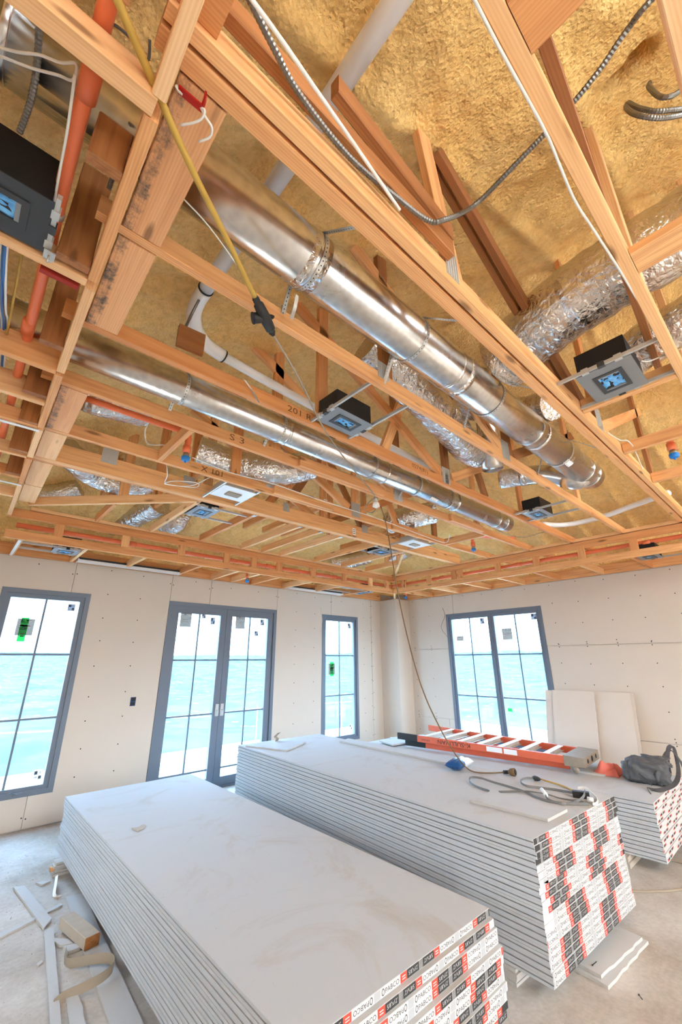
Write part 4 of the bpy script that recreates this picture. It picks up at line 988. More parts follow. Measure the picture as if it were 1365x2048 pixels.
# white speaker back-boxes
def speaker(x0, x1, y0, y1, z, label):
    cx, cy = (x0 + x1) / 2, (y0 + y1) / 2
    t = empty('speaker_panel', (cx, cy, z), label, 'speaker panel', 'white speaker panels')
    mb = MB(); mb.box(x0, x1, y0, y1, z, z + .006); mb.build('panel', 'white_metal', t, origin=(cx, cy, z))
    mb = MB(); mb.box(cx - .07, cx + .07, cy - .045, cy + .045, z - .012, z); mb.build('wood_block', 'kraft', t, origin=(cx, cy, z))
    for s in (-1, 1):
        mb = MB(); xx = cx + s * ((x1 - x0) / 2 + .006); mb.box(xx - .008, xx + .008, 3.228, 3.74, z + .006, z + .03); mb.build('bracket', 'steel', t, origin=(cx, cy, z))
    mb = MB(); mb.box(x0 + .02, x1 - .02, y0 + .02, y1 - .02, z + .006, z + .09); mb.build('back_box', 'steel', t, origin=(cx, cy, z))
speaker(1.55, 1.89, 3.30, 3.60, 3.195, 'white square speaker panel near the sprinkler branch')
speaker(4.33, 4.72, 3.33, 3.60, 3.195, 'white square speaker panel near the far corner')
# white linear slot diffusers in the soffit
def slot(x0, x1, y, label):
    t = empty('slot_diffuser', ((x0 + x1) / 2, y, ZS), label, 'air diffuser')
    for k in range(4):
        mb = MB(); mb.box(x0, x1, y + k * .03, y + k * .03 + .016, ZS - .004, ZS + .02); mb.build('slat', 'white_metal', t, origin=((x0 + x1) / 2, y + k * .03, ZS))
    mb = MB(); mb.box(x0, x1, y + .02, y + .115, ZS + .02, ZS + .05); mb.build('plenum', 'box_dark', t, origin=((x0 + x1) / 2, y, ZS))
    for xx in (x0 - .012, x1):
        mb = MB(); mb.box(xx, xx + .012, y - .01, y + .12, ZS - .006, ZS + .03); mb.build('end_cap', 'white_metal', t, origin=(xx, y, ZS))
slot(.98, 2.27, 5.98, 'long white slot diffuser over the wall by the first window')
slot(4.2, 5.45, 5.98, 'long white slot diffuser over the narrow window')
def strip(pts, label, wd=.03, ht=.006, mat='white_metal'):
    return tag(beam('metal_strip', pts[0], pts[1], wd, ht, mat), label, 'metal strip', 'white metal strips')
strip([(-.85, 3.075, ZU - .008), (.13, 3.06, ZU - .008)], 'long white metal strip under the side soffit joists')
strip([(-.5, 4.20, ZU - .008), (.16, 4.22, ZU - .008)], 'short white metal strip near the far side soffit')
strip([(.31, 5.3, ZS - .007), (.31, 6.15, ZS - .007)], 'white metal strip crossing the soffit above the first window')
# armoured conduit, cables
def armoured(pts, r, label):
    p = smooth_path(pts, 8); q = [p[0]]; L = 0; out = []
    # resample evenly and give every turn of the spiral its own rib
    step = r * .55; d = 0; dense = []
    for a, b_ in zip(p, p[1:]):
        l = (b_ - a).length; s = d
        while s < l: dense.append(a.lerp(b_, s / l)); s += step
        d = s - l
    rr = [r * (1.0 if i % 2 else .84) for i in range(len(dense))]
    o = dense[0]; v, f = tube_geo([a - o for a in dense], r, 8, True, rr)
    return tag(mesh('metal_conduit', v, f, 'conduit', None, Matrix.Translation(o), False), label, 'conduit', 'armoured metal conduits')
armoured([(1.35, -1.0, 4.25), (1.27, -.75, 3.85), U(1345, -45, 3.62), U(1255, 60, 3.62), U(1200, 140, 3.60), U(1130, 225, 3.56), U(1040, 320, 3.48), U(950, 410, 3.40), U(885, 441, 3.27), U(855, 440, 3.262), U(800, 400, 3.262), U(700, 315, 3.262), U(600, 190, 3.262), U(545, 90, 3.262), U(490, -20, 3.262)], .0105, 'armoured conduit looping across the foam beside the doubled truss')
armoured([(2.0, -.75, 4.5), (1.75, -.45, 4.0), U(1380, 165, 3.85), U(1330, 195, 3.75), U(1300, 175, 3.95), U(1300, 166, 4.25)], .010, 'upper armoured loop coming out of the foam hole')
armoured([(2.1, -.7, 4.55), (1.8, -.4, 3.95), U(1400, 200, 3.8), U(1330, 222, 3.72), U(1285, 218, 3.78), U(1262, 208, 4.0), U(1258, 205, 4.25)], .010, 'middle armoured loop coming out of the foam hole')
armoured([(2.2, -.65, 4.6), (1.85, -.35, 3.9), U(1400, 215, 3.8), U(1330, 236, 3.70), U(1275, 230, 3.74), U(1254, 216, 3.95), U(1254, 208, 4.25)], .010, 'lowest armoured loop coming out of the foam hole')
armoured([U(78, 50, 3.3), U(74, 130, 3.28), U(62, 200, 3.25), U(38, 268, 3.22)], .0095, 'armoured conduit dropping to the side soffit light')
armoured([U(262, 245, 3.3), U(240, 310, 3.3), U(218, 378, 3.28)], .0085, 'short armoured conduit behind the edge rail')
def cable(pts, label, r=.0045, mat='cord_white', group='loose cables', name='cable', cat='cable'):
    return tag(tube(name, pts, r, mat, None, 8, 6), label, cat, group)
cable([U(497, -10, 3.235), U(560, 75, 3.235), U(640, 190, 3.235), U(710, 290, 3.235), U(800, 420, 3.235)], 'white cable running along the doubled truss', .006)
cable([U(945, -10, 3.188), U(1002, 100, 3.187), U(1090, 260, 3.185), U(1120, 330, 3.183), U(1150, 400, 3.185), U(1185, 455, 3.187), U(1240, 540, 3.19), U(1300, 640, 3.20)], 'white cable stapled along the near single truss', .0042)
cable([U(0, 96, 3.25), U(40, 105, 3.24), U(80, 110, 3.24), U(120, 125, 3.24), U(152, 128, 3.235), U(146, 160, 3.24), U(115, 150, 3.24), U(60, 135, 3.25), U(0, 112, 3.25)], 'white cable looping across the side soffit', .004)
cable([U(150, 150, 3.2), U(135, 260, 3.18), U(120, 340, 3.17), U(105, 425, 3.165)], 'grey cable following the orange pipe', .004)
cable([U(205, 55, 3.3), U(225, 48, 3.3), U(260, 75, 3.28), U(295, 120, 3.27), U(300, 80, 3.3)], 'grey wire hooked behind the yellow cord', .004, 'cord_grey')
cable([U(300, 840, 3.4), U(290, 865, 3.36), U(297, 888, 3.3), U(330, 890, 3.28)], 'white cable hanging below the orange branch pipe', .004)
cable([U(332, 920, 3.3), U(335, 950, 3.2), U(330, 965, 3.18), U(345, 970, 3.18), U(390, 975, 3.18), U(395, 966, 3.18), U(350, 962, 3.18), U(330, 968, 3.18), U(380, 972, 3.18), U(420, 955, 3.2)], 'coil of white cable under the girder truss', .004)
cable([U(385, 915, 3.2), U(460, 945, 3.19), U(548, 968, 3.19), U(640, 1000, 3.19), U(750, 1035, 3.19), U(830, 1065, 3.17), U(890, 1085, 3.17), U(900, 1070, 3.2)], 'long white cable running under the speaker panel truss', .004)
cable([U(745, 945, 3.24), U(870, 995, 3.24), U(1025, 1072, 3.24), U(1090, 1064, 3.3)], 'grey wire beside the smaller round duct end', .003, 'cord_grey')
cable([U(1215, 865, 3.22), U(1240, 880, 3.22), U(1265, 890, 3.22), U(1300, 960, 3.26), U(1360, 1010, 3.28)], 'white cable behind the cross blocks at the far right', .004)
cable([U(1330, 710, 3.25), U(1300, 722, 3.22), U(1283, 722, 3.22)], 'white wire tail beside the large black box light', .004)
cable([YP(1000, 0, 6) * 0 + U(340, 1188, 2.87) * 0 + YP(342, 1182, YB - .006), YP(338, 1205, YB - .006), YP(330, 1235, YB - .02), YP(322, 1240, YB - .02), YP(332, 1251, YB - .006)], 'white wire curling down beside the french doors', .003)
cable([YP(641, 1213, YB - .006), YP(645, 1240, YB - .006), YP(641, 1262, YB - .015), YP(643, 1273, YB - .006)], 'white wire hanging beside the narrow window', .003)
cable([XP(886, 1216, XR - .006), XP(890, 1232, XR - .006), XP(883, 1255, XR - .02), XP(896, 1275, XR - .006), XP(900, 1290, XR - .006)], 'grey wire curling beside the paired window', .003, 'cord_grey')
cable([U(370, 430, 3.3) * 0 + U(365, 395, 3.24), U(420, 455, 3.23), U(485, 545, 3.22)], 'thin white string under the large duct', .0025)
for i, (dx, mt) in enumerate([(0, 'cord_white'), (.010, 'cord_blue'), (.018, 'cord_white'), (.027, 'cord_blue'), (.034, 'cord_blue'), (.040, 'cord_white'), (-.012, 'cord_white'), (-.02, 'cord_blue')]):
    j = lambda s: random.uniform(-s, s)
    cable([(-.215 + dx, 1.62 + j(.01), 3.2 + j(.02)), (-.205 + dx, 1.8, 3.17 + j(.01)), (-.19 + dx * 1.2, 2.05, 3.16 + j(.02)), (-.17 + dx, 2.27, 3.2 + j(.02)), (-.15 + dx, 2.8, 3.26 + j(.02))],
          '%s cable of the bundle in the side soffit, counting inward' % ORD[i], .0045, mt, 'bundled cables in the side soffit')
cable([(-.13, 1.60, 3.22), (-.125, 1.9, 3.18), (-.125, 2.28, 3.18)], 'yellow cable beside the blue and white bundle', .005, 'cord_yellow')
# yellow extension cord with triple tap, then the thin cord to the clamp lamp
tag(tube('extension_cord', [U(215, -45, 3.15), U(300, 150, 3.13), U(380, 330, 3.12), U(455, 480, 3.11), U(512, 598, 3.10)], .0105, 'cord_yellow', None, 10, 6), 'thick yellow extension cord slung under the trusses', 'cord')
ta, tb = U(512, 598, 3.10), U(546, 668, 3.09)
tp = empty('triple_tap', ta, 'black triple-tap socket at the end of the yellow cord', 'socket')
dr = (tb - ta).normalized(); sd_ = Vector((-.75, .3, -.35)).normalized()
tube('strain_relief', [ta + dr * t_ for t_ in (-.012, .0, .005, .01, .015, .02, .025)], .014, 'rubber_black', tp, 12, 0, rr=[.011, .016, .012, .016, .012, .016, .013])
L = (tb - ta).length
tube('body', [ta + dr * .02, ta + dr * .03, ta + dr * (L * .5), ta + dr * (L - .03), ta + dr * (L - .018)], .024, 'rubber_black', tp, 14, 0, rr=[.014, .022, .026, .022, .014])
mid = ta.lerp(tb, .5)
tube('outlet', [mid, mid + sd_ * .045, mid + sd_ * .055, mid + sd_ * .056], .022, 'rubber_black', tp, 14, 0, rr=[.022, .023, .026, .02])
tube('outlet_face', [mid + sd_ * .052, mid + sd_ * .0575], .018, 'box_dark', tp, 14, 0)
tube('hang_loop', [mid - sd_ * .02 + dr * .012, mid - sd_ * .042, mid - sd_ * .02 - dr * .012], .005, 'rubber_black', tp, 8, 4)
tube('strain_relief', [tb + dr * t_ for t_ in (-.025, -.02, -.015, -.01, -.005, .005)], .014, 'rubber_black', tp, 12, 0, rr=[.013, .016, .012, .016, .012, .01])
tag(tube('lamp_cord', [tb, U(600, 760, 3.10), U(650, 860, 3.11), U(700, 930, 3.13), U(738, 975, 3.16), U(752, 994, 3.2)], .0055, 'kraft', None, 8, 6), 'thin tan cord running from triple tap to clamp lamp', 'cord')
lp = empty('clamp_lamp', U(752, 1000, 3.2), 'small clamp lamp with bare bulb clipped to the truss', 'lamp')
q = U(752, 994, 3.21)
tube('socket', [q, q + Vector((0, 0, -.05))], .018, 'steel', lp, 12, 0)
tube('bulb', [q + Vector((0, 0, -.05)), q + Vector((0, 0, -.07)), q + Vector((0, 0, -.10)), q + Vector((0, 0, -.115))], .03, 'white_metal', lp, 14, 0, rr=[.016, .032, .038, .012])
tube('cord_loop', [q, U(738, 1005, 3.18), U(730, 1020, 3.16), U(745, 1025, 3.15), U(757, 1012, 3.17)], .004, 'kraft', lp, 8, 5)
# red tape and bare wire ends on the first plank
rt = empty('taped_wire', U(385, 190, 3.185), 'white wire ends wrapped in shiny red tape below the first plank', 'wire')
for pts in ([U(358, 178, 3.18), U(372, 190, 3.175), U(392, 207, 3.172), U(404, 217, 3.17)], [U(404, 217, 3.17), U(409, 203, 3.172), U(412, 190, 3.176)]):
    v, f = ribbon(smooth_path(pts, 4), .022, (.3, .8, .2), .006); mesh('red_tape', [a - pts[0] for a in v], f, 'tape_redshine', rt, Matrix.Translation(pts[0]))
tube('wire_end', [U(352, 170, 3.185), U(357, 180, 3.18), U(366, 188, 3.178)], .005, 'cord_white', rt, 8, 4)
tube('wire_end', [U(402, 215, 3.17), U(410, 222, 3.16), U(403, 238, 3.155), U(385, 246, 3.155), U(362, 250, 3.16)], .0035, 'cord_white', rt, 8, 4)
tube('wire_end', [U(402, 215, 3.17), U(412, 235, 3.155), U(424, 255, 3.15), U(420, 274, 3.15), U(398, 283, 3.15)], .0035, 'cord_white', rt, 8, 4)
# steel clamp and red-painted block by the side soffit
cl = empty('pipe_bracket', U(100, 505, 3.1), 'steel bracket with screw under the side soffit joist', 'bracket')
q = U(98, 512, 3.088); mb = MB(); mb.box(q.x - .018, q.x + .018, q.y - .02, q.y + .02, q.z, q.z + .006); mb.build('plate', 'steel', cl, origin=q)
tube('screw', [q, q + Vector((0, 0, -.03))], .004, 'steel', cl, 8, 0); tube('wing', [q + Vector((-.012, 0, -.018)), q + Vector((.012, 0, -.022))], .003, 'steel', cl, 6, 0)
tag(beam('painted_block', (-.06, 1.655, ZU + .002), (.07, 1.655, ZU + .002), .022, .05, 'paint_red'), 'dark red painted block beside the orange pipe', 'block')

# ================================================================== THINGS ON THE STACKS AND THE FLOOR
Z1, Z2, Z3 = .482, .722, .51
def slab(name, pts, z, th, mats, label, cat, group=None, M=None, rough=0.0):
    """flat board with a given outline (counter-clockwise), optionally with broken edges"""
    pts = [Vector((p[0], p[1])) for p in pts]
    if rough:
        out = []
        for a, b_ in zip(pts, pts[1:] + pts[:1]):
            n_ = max(1, int((b_ - a).length / .05))
            for i in range(n_): out.append(a.lerp(b_, i / n_) + Vector((random.uniform(-rough, rough), random.uniform(-rough, rough))))
        pts = out
    c = sum(pts, Vector((0, 0))) / len(pts); n_ = len(pts)
    v = [(p.x - c.x, p.y - c.y, 0) for p in pts] + [(p.x - c.x, p.y - c.y, th) for p in pts]
    f = [tuple(range(n_ - 1, -1, -1)), tuple(range(n_, 2 * n_))] + [(i, (i + 1) % n_, (i + 1) % n_ + n_, i + n_) for i in range(n_)]
    o = mesh(name, v, f, mats, None, Matrix.Translation((c.x, c.y, z)), mi=[0, 0] + [1] * n_ if len(mats) > 1 else None)
    return tag(o, label, cat, group)
BF = ['board_face', 'gypsum']
slab('drywall_offcut', [(3.02, 1.425), (3.30, 1.415), (3.31, 1.97), (3.00, 1.965)], Z2 + .001, .016, BF, 'rectangular drywall offcut near the taped end of the middle stack', 'offcut', 'drywall offcuts')
slab('drywall_offcut', [(3.84, 2.62), (4.03, 2.62), (4.06, 4.36), (3.86, 4.30)], Z2 + .001, .016, BF, 'long drywall strip lying along the far edge of the middle stack', 'offcut', 'drywall offcuts')
slab('drywall_offcut', [(2.87, 4.86), (3.06, 4.30), (3.53, 4.56), (3.36, 4.93)], Z2 + .001, .014, BF, 'ragged drywall offcut at the far end of the middle stack', 'offcut', 'drywall offcuts', rough=.006)
slab('drywall_offcut', [(5.25, 4.62), (5.85, 4.35), (6.1, 4.75), (5.5, 4.95)], Z3 + .001, .016, BF, 'square drywall offcut under the ladder feet', 'offcut', 'drywall offcuts')
slab('drywall_offcut', [(5.0, 4.45), (5.35, 4.42), (5.4, 4.75), (5.1, 4.8)], Z3 + .018, .016, BF, 'small white drywall offcut beside the ladder feet', 'offcut', 'drywall offcuts')
slab('drywall_offcut', [(5.42, 1.88), (5.95, 1.9), (5.95, 2.16), (5.40, 2.12)], Z3 + .001, .018, BF, 'drywall offcut between the ladder cap and the coral cloth', 'offcut', 'drywall offcuts')
# torn paper scrap standing at the far end of the middle stack
tp_ = [Vector((3.28, 4.85, Z2 + .001)), Vector((3.30, 4.84, Z2 + .04)), Vector((3.26, 4.83, Z2 + .07)), Vector((3.31, 4.82, Z2 + .11))]
v, f = ribbon(smooth_path(tp_, 4), .05, (1, .2, 0), .002); tag(mesh('paper_scrap', [a - tp_[0] for a in v], f, 'kraft', None, Matrix.Translation(tp_[0])), 'torn brown paper curl standing at the far end of the stack', 'paper scrap')
# folded fibreglass stepladder lying flat on the far stack
ld = empty('stepladder', (5.5, 3.2, Z3), 'folded orange fibreglass stepladder lying on the far stack', 'ladder')
def chan(nm, a, b_, mat, w_=.03, h_=.078):
    return beam(nm, a, b_, w_, h_, mat, ld, c=.004)
zr1, zr0 = .604, .530
n0, n1, f0, f1 = Vector((5.16, 4.12, zr1)), Vector((5.285, 2.21, zr1)), Vector((6.03, 4.20, zr1)), Vector((5.86, 2.27, zr1))
nr_ = chan('side_rail', n0, n1, 'ladder_orange'); chan('side_rail', f0, f1, 'ladder_orange')
chan('foot_boot', n0 + (n0 - n1).normalized() * .34, n0, 'rubber_black', .036, .082); chan('foot_boot', f0 + (f0 - f1).normalized() * .40, f0, 'ladder_orange', .036, .08)
g0, g1, h0, h1 = Vector((5.22, 4.03, zr0)), Vector((5.42, 2.22, zr0)), Vector((5.92, 4.1, zr0)), Vector((5.75, 2.27, zr0))
chan('rear_rail', g0, g1, 'ladder_orange', .03, .06); chan('rear_rail', h0, h1, 'ladder_orange', .03, .06)
chan('foot_boot', g0 + (g0 - g1).normalized() * .33, g0, 'rubber_black', .034, .064); chan('foot_boot', h0 + (h0 - h1).normalized() * .33, h0, 'rubber_black', .034, .064)
for i in range(7):
    s = (i + .25) / 7.05
    a, b_ = n0.lerp(n1, s) + Vector((.016, 0, 0)), f0.lerp(f1, s) + Vector((-.016, 0, 0))
    beam('step', a + Vector((0, 0, .002)), b_ + Vector((0, 0, .002)), .022, .076, 'aluminium', ld)
    for k in (.02, .07): beam('step_lip', a + Vector((0, -.03, k)), b_ + Vector((0, -.03, k)), .045, .006, 'aluminium', ld)
for s in (.12, .4, .68): beam('rear_brace', g0.lerp(g1, s) + Vector((.016, 0, .02)), h0.lerp(h1, s) + Vector((-.016, 0, .02)), .03, .02, 'aluminium', ld)
mb = MB(); c0, c1 = n1 + Vector((-.02, 0, -.015)), f1 + Vector((.02, 0, -.015))
dv = Vector((.03, -.20, 0)); up = Vector((0, 0, .10))
mb.add([c0, c1, c1 + dv, c0 + dv, c0 + up, c1 + up, c1 + dv + up * .9, c0 + dv + up * .9], [(0, 3, 2, 1), (4, 5, 6, 7), (0, 1, 5, 4), (1, 2, 6, 5), (2, 3, 7, 6), (3, 0, 4, 7)])
mb.build('top_cap', 'cap_metal', ld, origin=n1)
for k in (.22, .5, .78):
    q = (c0 + dv).lerp(c1 + dv, k) + up * .45 + Vector((0, -.003, 0)); tube('cap_hole', [q, q + Vector((0, .004, 0))], .022 if k != .5 else .03, 'ink', ld, 12, 0)
mb = MB(); q = c0 + Vector((-.006, -.02, .01)); tube('cap_bracket', [c0 + dv * .55 + Vector((-.004, 0, -.03)), c0 + dv * .55 + Vector((-.012, 0, -.03))], .035, 'cap_metal', ld, 14, 0)
# marker lettering and the paper label on the rail (upside down, as it lies)
dR = (n1 - n0).normalized(); nrm = Vector((-dR.y, dR.x, 0)).normalized()
nrm = nrm if nrm.x < 0 else -nrm
def rail_text(s, d0, d1, zc, h_):
    mb = MB(); o = n0 + dR * d1 + nrm * .0158 + Vector((0, 0, zc + h_))
    put_text(mb, s, o, -dR, (0, 0, -1), d1 - d0, h_, 0); mb.build('marker_lettering', 'ink', nr_, origin=o)
rail_text('HVAC', .06, .20, .022, .026); rail_text('K-SULLIVAN', .33, .80, .014, .048)
mb = MB(); o = n0 + nrm * .0157
for (d0, d1, k) in ((1.02, 1.22, 0), (1.24, 1.40, 0)): mb.add([o + dR * d0 + Vector((0, 0, .012)), o + dR * d1 + Vector((0, 0, .012)), o + dR * d1 + Vector((0, 0, .066)), o + dR * d0 + Vector((0, 0, .066))], [(0, 1, 2, 3)], k)
mb.build('safety_label', 'paper', nr_, origin=n0)
# leaning sheets
def leaning(y0, y1, top, xb, xt, label, t=.016):
    a = Vector((xb, 0, .0)); b_ = Vector((xt, 0, top)); d = (b_ - a); nn = Vector((-d.z, 0, d.x)).normalized() * t
    v = []
    for y in (y0, y1): v += [Vector((a.x, y, a.z)), Vector((b_.x, y, b_.z)), Vector((b_.x, y, b_.z)) + nn, Vector((a.x, y, a.z)) + nn]
    f = [(0, 1, 2, 3), (7, 6, 5, 4), (0, 4, 5, 1), (1, 5, 6, 2), (2, 6, 7, 3), (3, 7, 4, 0)]
    o = Vector((xb, y0, 0)); return tag(mesh('drywall_offcut', [q - o for q in v], f, ['wallboard', 'gypsum'], None, Matrix.Translation(o), mi=[1, 1, 0, 1, 0, 1]), label, 'drywall', 'leaning drywall sheets')
leaning(2.77, 3.065, 1.222, 6.72, 7.062, 'narrow end of leaning drywall overlapping the paired window')
leaning(2.37, 2.95, 1.232, 6.70, 7.042, 'wide leaning drywall sheet in front, beside the paired window')
leaning(1.93, 2.60, 1.232, 6.76, 7.080, 'leaning drywall sheet behind, on the bag side')
leaning(1.90, 2.45, 1.232, 6.785, 7.098, 'rearmost leaning drywall sheet showing only its edge')
# tool bag
bg_ = empty('tool_bag', (5.5, 1.52, Z3), 'crumpled black tool bag with straps on the far stack', 'bag')
def lump(name, c, rad, mat, parent, seed, amp=.10, n_=26, rot=0, sq=.55):
    v = []; f = []; cz, sz = math.cos(rot), math.sin(rot)
    for j in range(n_ + 1):
        th = math.pi * j / n_
        for i in range(2 * n_):
            ph = math.pi * i / n_
            d = Vector((math.sin(th) * math.cos(ph), math.sin(th) * math.sin(ph), math.cos(th)))
            d = Vector([math.copysign(abs(q) ** sq, q) for q in d]); 
            d = d.normalized() * min(d.length, 1.25)
            k = 1 + amp * noise.noise(d * 2.2 + Vector((seed, 0, 0))) + amp * .7 * abs(noise.noise(d * 4.5 + Vector((0, seed, 0)))) - amp * .35
            p = Vector((d.x * rad[0], d.y * rad[1], d.z * rad[2])) * k
            p = Vector((p.x * cz - p.y * sz, p.x * sz + p.y * cz, max(p.z, -c[2] + Z3 + .001))); v.append(p)
    for j in range(n_):
        for i in range(2 * n_):
            a, b_ = j * 2 * n_ + i, j * 2 * n_ + (i + 1) % (2 * n_); f.append((a, a + 2 * n_, b_ + 2 * n_, b_))
    return mesh(name, v, f, mat, parent, Matrix.Translation(c), True)
lump('body', (5.56, 1.52, .605), (.17, .19, .115), 'bag_cloth', bg_, 3.1, .22, rot=.3)
lump('front_pocket', (5.47, 1.64, .60), (.085, .075, .085), 'bag_cloth', bg_, 8.2, .14, 18, rot=.3)
lump('top_flap', (5.66, 1.46, .68), (.12, .13, .05), 'bag_cloth', bg_, 5.7, .35, 22, rot=.2)
lump('side_roll', (5.50, 1.40, .58), (.10, .07, .07), 'bag_cloth', bg_, 11.7, .3, 18, rot=.5)
def band(name, pts, wd, side, mat, parent, th=.004):
    p = smooth_path(pts, 6); v, f = ribbon(p, wd, side, th); return mesh(name, [a - p[0] for a in v], f, mat, parent, Matrix.Translation(p[0]), False)
band('shoulder_strap', [U(1340, 1545, .56) , U(1336, 1520, .66), U(1338, 1497, .74), U(1346, 1492, .75), U(1352, 1508, .70), U(1358, 1545, .60), U(1350, 1568, .53), U(1322, 1580, .522), U(1300, 1578, .52)], .055, (.5, .6, .2), 'bag_cloth', bg_)
band('shoulder_strap', [U(1318, 1560, .54), U(1330, 1540, .62), U(1328, 1515, .68), U(1342, 1500, .71), U(1360, 1520, .69), U(1372, 1545, .66)], .035, (.4, .7, .3), 'bag_cloth', bg_)
band('webbing', [U(1293, 1543, .60), U(1310, 1556, .575), U(1330, 1562, .56)], .02, (.3, .2, .9), 'box_dark', bg_)
band('webbing', [U(1270, 1538, .63), U(1285, 1552, .59), U(1305, 1570, .53)], .018, (.4, .1, .9), 'box_dark', bg_)
band('webbing', [U(1295, 1575, .52), U(1300, 1584, .514), U(1303, 1588, .512)], .012, (1, 0, 0), 'rubber_black', bg_)
q = U(1276, 1518, .68); tube('buckle', [q, q + Vector((-.012, -.008, .004))], .013, 'steel', bg_, 12, 0)
# coral cloth tucked behind the bag
v = []; f = []; nn = 26
for j in range(nn + 1):
    for i in range(nn + 1):
        a, b_ = i / nn, j / nn
        x = 5.46 + .38 * a + .03 * math.sin(b_ * 7); y = 1.76 + .26 * b_ * (1 - .3 * a) + .05 * a
        ed = min(a, 1 - a, b_, 1 - b_) * 4
        z = Z3 + .004 + min(1, ed) * (.055 + .05 * abs(math.sin(a * 9 + b_ * 4)) + .05 * noise.noise(Vector((a * 4, b_ * 4, 3)))) * (1.2 - .7 * a)
        v.append((x - 5.6, y - 1.85, z - Z3))
for j in range(nn):
    for i in range(nn): k = j * (nn + 1) + i; f.append((k, k + 1, k + nn + 2, k + nn + 1))
o = mesh('cloth', v, f, 'cloth_coral', None, Matrix.Translation((5.6, 1.85, Z3)), True)
md = o.modifiers.new('thick', 'SOLIDIFY'); md.thickness = .004
tag(o, 'crumpled coral cloth tucked beside the black bag', 'cloth')
# foil snack pouch
v = []; f = []; nn = 16
for s in (1, -1):
    for j in range(nn + 1):
        for i in range(nn + 1):
            a, b_ = i / nn * 2 - 1, j / nn * 2 - 1
            h = .042 * max(0, (1 - a ** 4)) ** .7 * max(0, (1 - b_ ** 2)) ** .5 * (1 + .35 * noise.noise(Vector((a * 3, b_ * 3, 2))))
            v.append((a * .155, b_ * .07 * (1 + .12 * abs(a)), .046 + s * h))
for s in range(2):
    for j in range(nn):
        for i in range(nn):
            k = s * (nn + 1) ** 2 + j * (nn + 1) + i; q = (k, k + 1, k + nn + 2, k + nn + 1); f.append(q if s == 0 else q[::-1])
mi = [(0 if (t_ % nn) < nn * .42 else 1) for t_ in range(len(f))]
tag(mesh('snack_pouch', v, f, ['pouch_blue', 'pouch_white'], None, Matrix.Translation((3.80, 2.56, Z2 - .002)) @ Matrix.Rotation(R(8), 4, 'Z'), True, mi), 'crumpled blue and silver foil pouch on the middle stack', 'pouch')
# tan cord hanging from the trusses to the middle stack, with its socket end
ce = Vector((3.905, 2.091, Z2 + .03))
hp = [YP(762, 1012, 2.60), YP(772, 1045, 2.60), YP(783, 1105, 2.60), YP(797, 1190, 2.59), YP(822, 1300, 2.57), YP(848, 1385, 2.53), YP(880, 1455, 2.46), YP(908, 1503, 2.40)]
hp += [U(930, 1532, Z2 + .05), U(950, 1544, Z2 + .012), U(985, 1546, Z2 + .009), U(1012, 1544, Z2 + .02)]
hc = empty('hanging_cord', hp[0], 'tan power cord hanging from the trusses onto the middle stack', 'cord')
tube('cord', hp, .0055, 'cord_tan', hc, 8, 6)
q = hp[-1]; dq = (ce - q).normalized()
tube('plug_neck', [q - dq * .02, q + dq * .03], .014, 'rubber_black', hc, 10, 0)
tube('socket', [q + dq * .03, q + dq * .05, q + dq * .085, q + dq * .09], .03, 'cord_tan', hc, 14, 0, rr=[.016, .028, .032, .026])
tube('socket_face', [q + dq * .088, q + dq * .092], .022, 'rubber_black', hc, 14, 0)
# flat grey extension lead with its black outlet block
Sx = lambda x, y, z=Z2 + .008: U(880 + x / 4.015, 1520 + y / 4.015, z)
gl_ = empty('flat_lead', Sx(700, 250), 'coiled flat grey extension lead with outlet block on the middle stack', 'cord')
band('lead', [Sx(480, 255), Sx(600, 252, Z2 + .012), Sx(720, 252, Z2 + .014), Sx(860, 275, Z2 + .02), Sx(960, 305), Sx(1060, 322), Sx(1150, 330)], .016, (.2, .9, .25), 'cord_grey', gl_, .006)
band('lead', [Sx(400, 250), Sx(300, 215), Sx(242, 175, Z2 + .014), Sx(250, 140, Z2 + .02), Sx(330, 145, Z2 + .02), Sx(420, 175, Z2 + .016), Sx(560, 215), Sx(700, 260), Sx(780, 300), Sx(900, 335), Sx(1050, 352), Sx(1200, 355)], .016, (.5, .3, .8), 'cord_grey', gl_, .006)
band('lead', [Sx(755, 145, Z2 + .015), Sx(690, 145, Z2 + .02), Sx(650, 170, Z2 + .02), Sx(690, 205, Z2 + .016), Sx(800, 222), Sx(940, 240), Sx(1060, 262, Z2 + .015), Sx(1150, 268, Z2 + .03), Sx(1168, 250, Z2 + .04), Sx(1150, 300, Z2 + .03), Sx(1080, 340), Sx(980, 350), Sx(880, 320), Sx(850, 285, Z2 + .02)], .016, (.4, .2, .9), 'cord_grey', gl_, .006)
band('lead', [Sx(1110, 225, Z2 + .02), Sx(1170, 222, Z2 + .03), Sx(1215, 260, Z2 + .025), Sx(1265, 310), Sx(1262, 345), Sx(1230, 355)], .016, (.4, .2, .9), 'cord_white', gl_, .006)
tube('yellow_tail', [Sx(800, 150, Z2 + .016), Sx(880, 175, Z2 + .014), Sx(980, 205), Sx(1080, 248)], .006, 'cord_yellow', gl_, 8, 5)
a, b_ = Sx(750, 140, Z2 + .018), Sx(805, 155, Z2 + .018); tube('connector', [a, a.lerp(b_, .3), a.lerp(b_, .7), b_], .016, 'box_dark', gl_, 10, 0, rr=[.012, .019, .017, .011])
a, b_ = Sx(820, 235, Z2 + .03), Sx(858, 285, Z2 + .02); tube('connector', [a, b_], .013, 'paper', gl_, 10, 0)
q = Sx(1140, 305, Z2); mb = MB(); mb.box(-.055, .055, -.022, .022, .001, .042); mb.build('outlet_block', 'rubber_black', gl_, M=Matrix.Translation((q.x, q.y, Z2)) @ Matrix.Rotation(R(-70), 4, 'Z'))
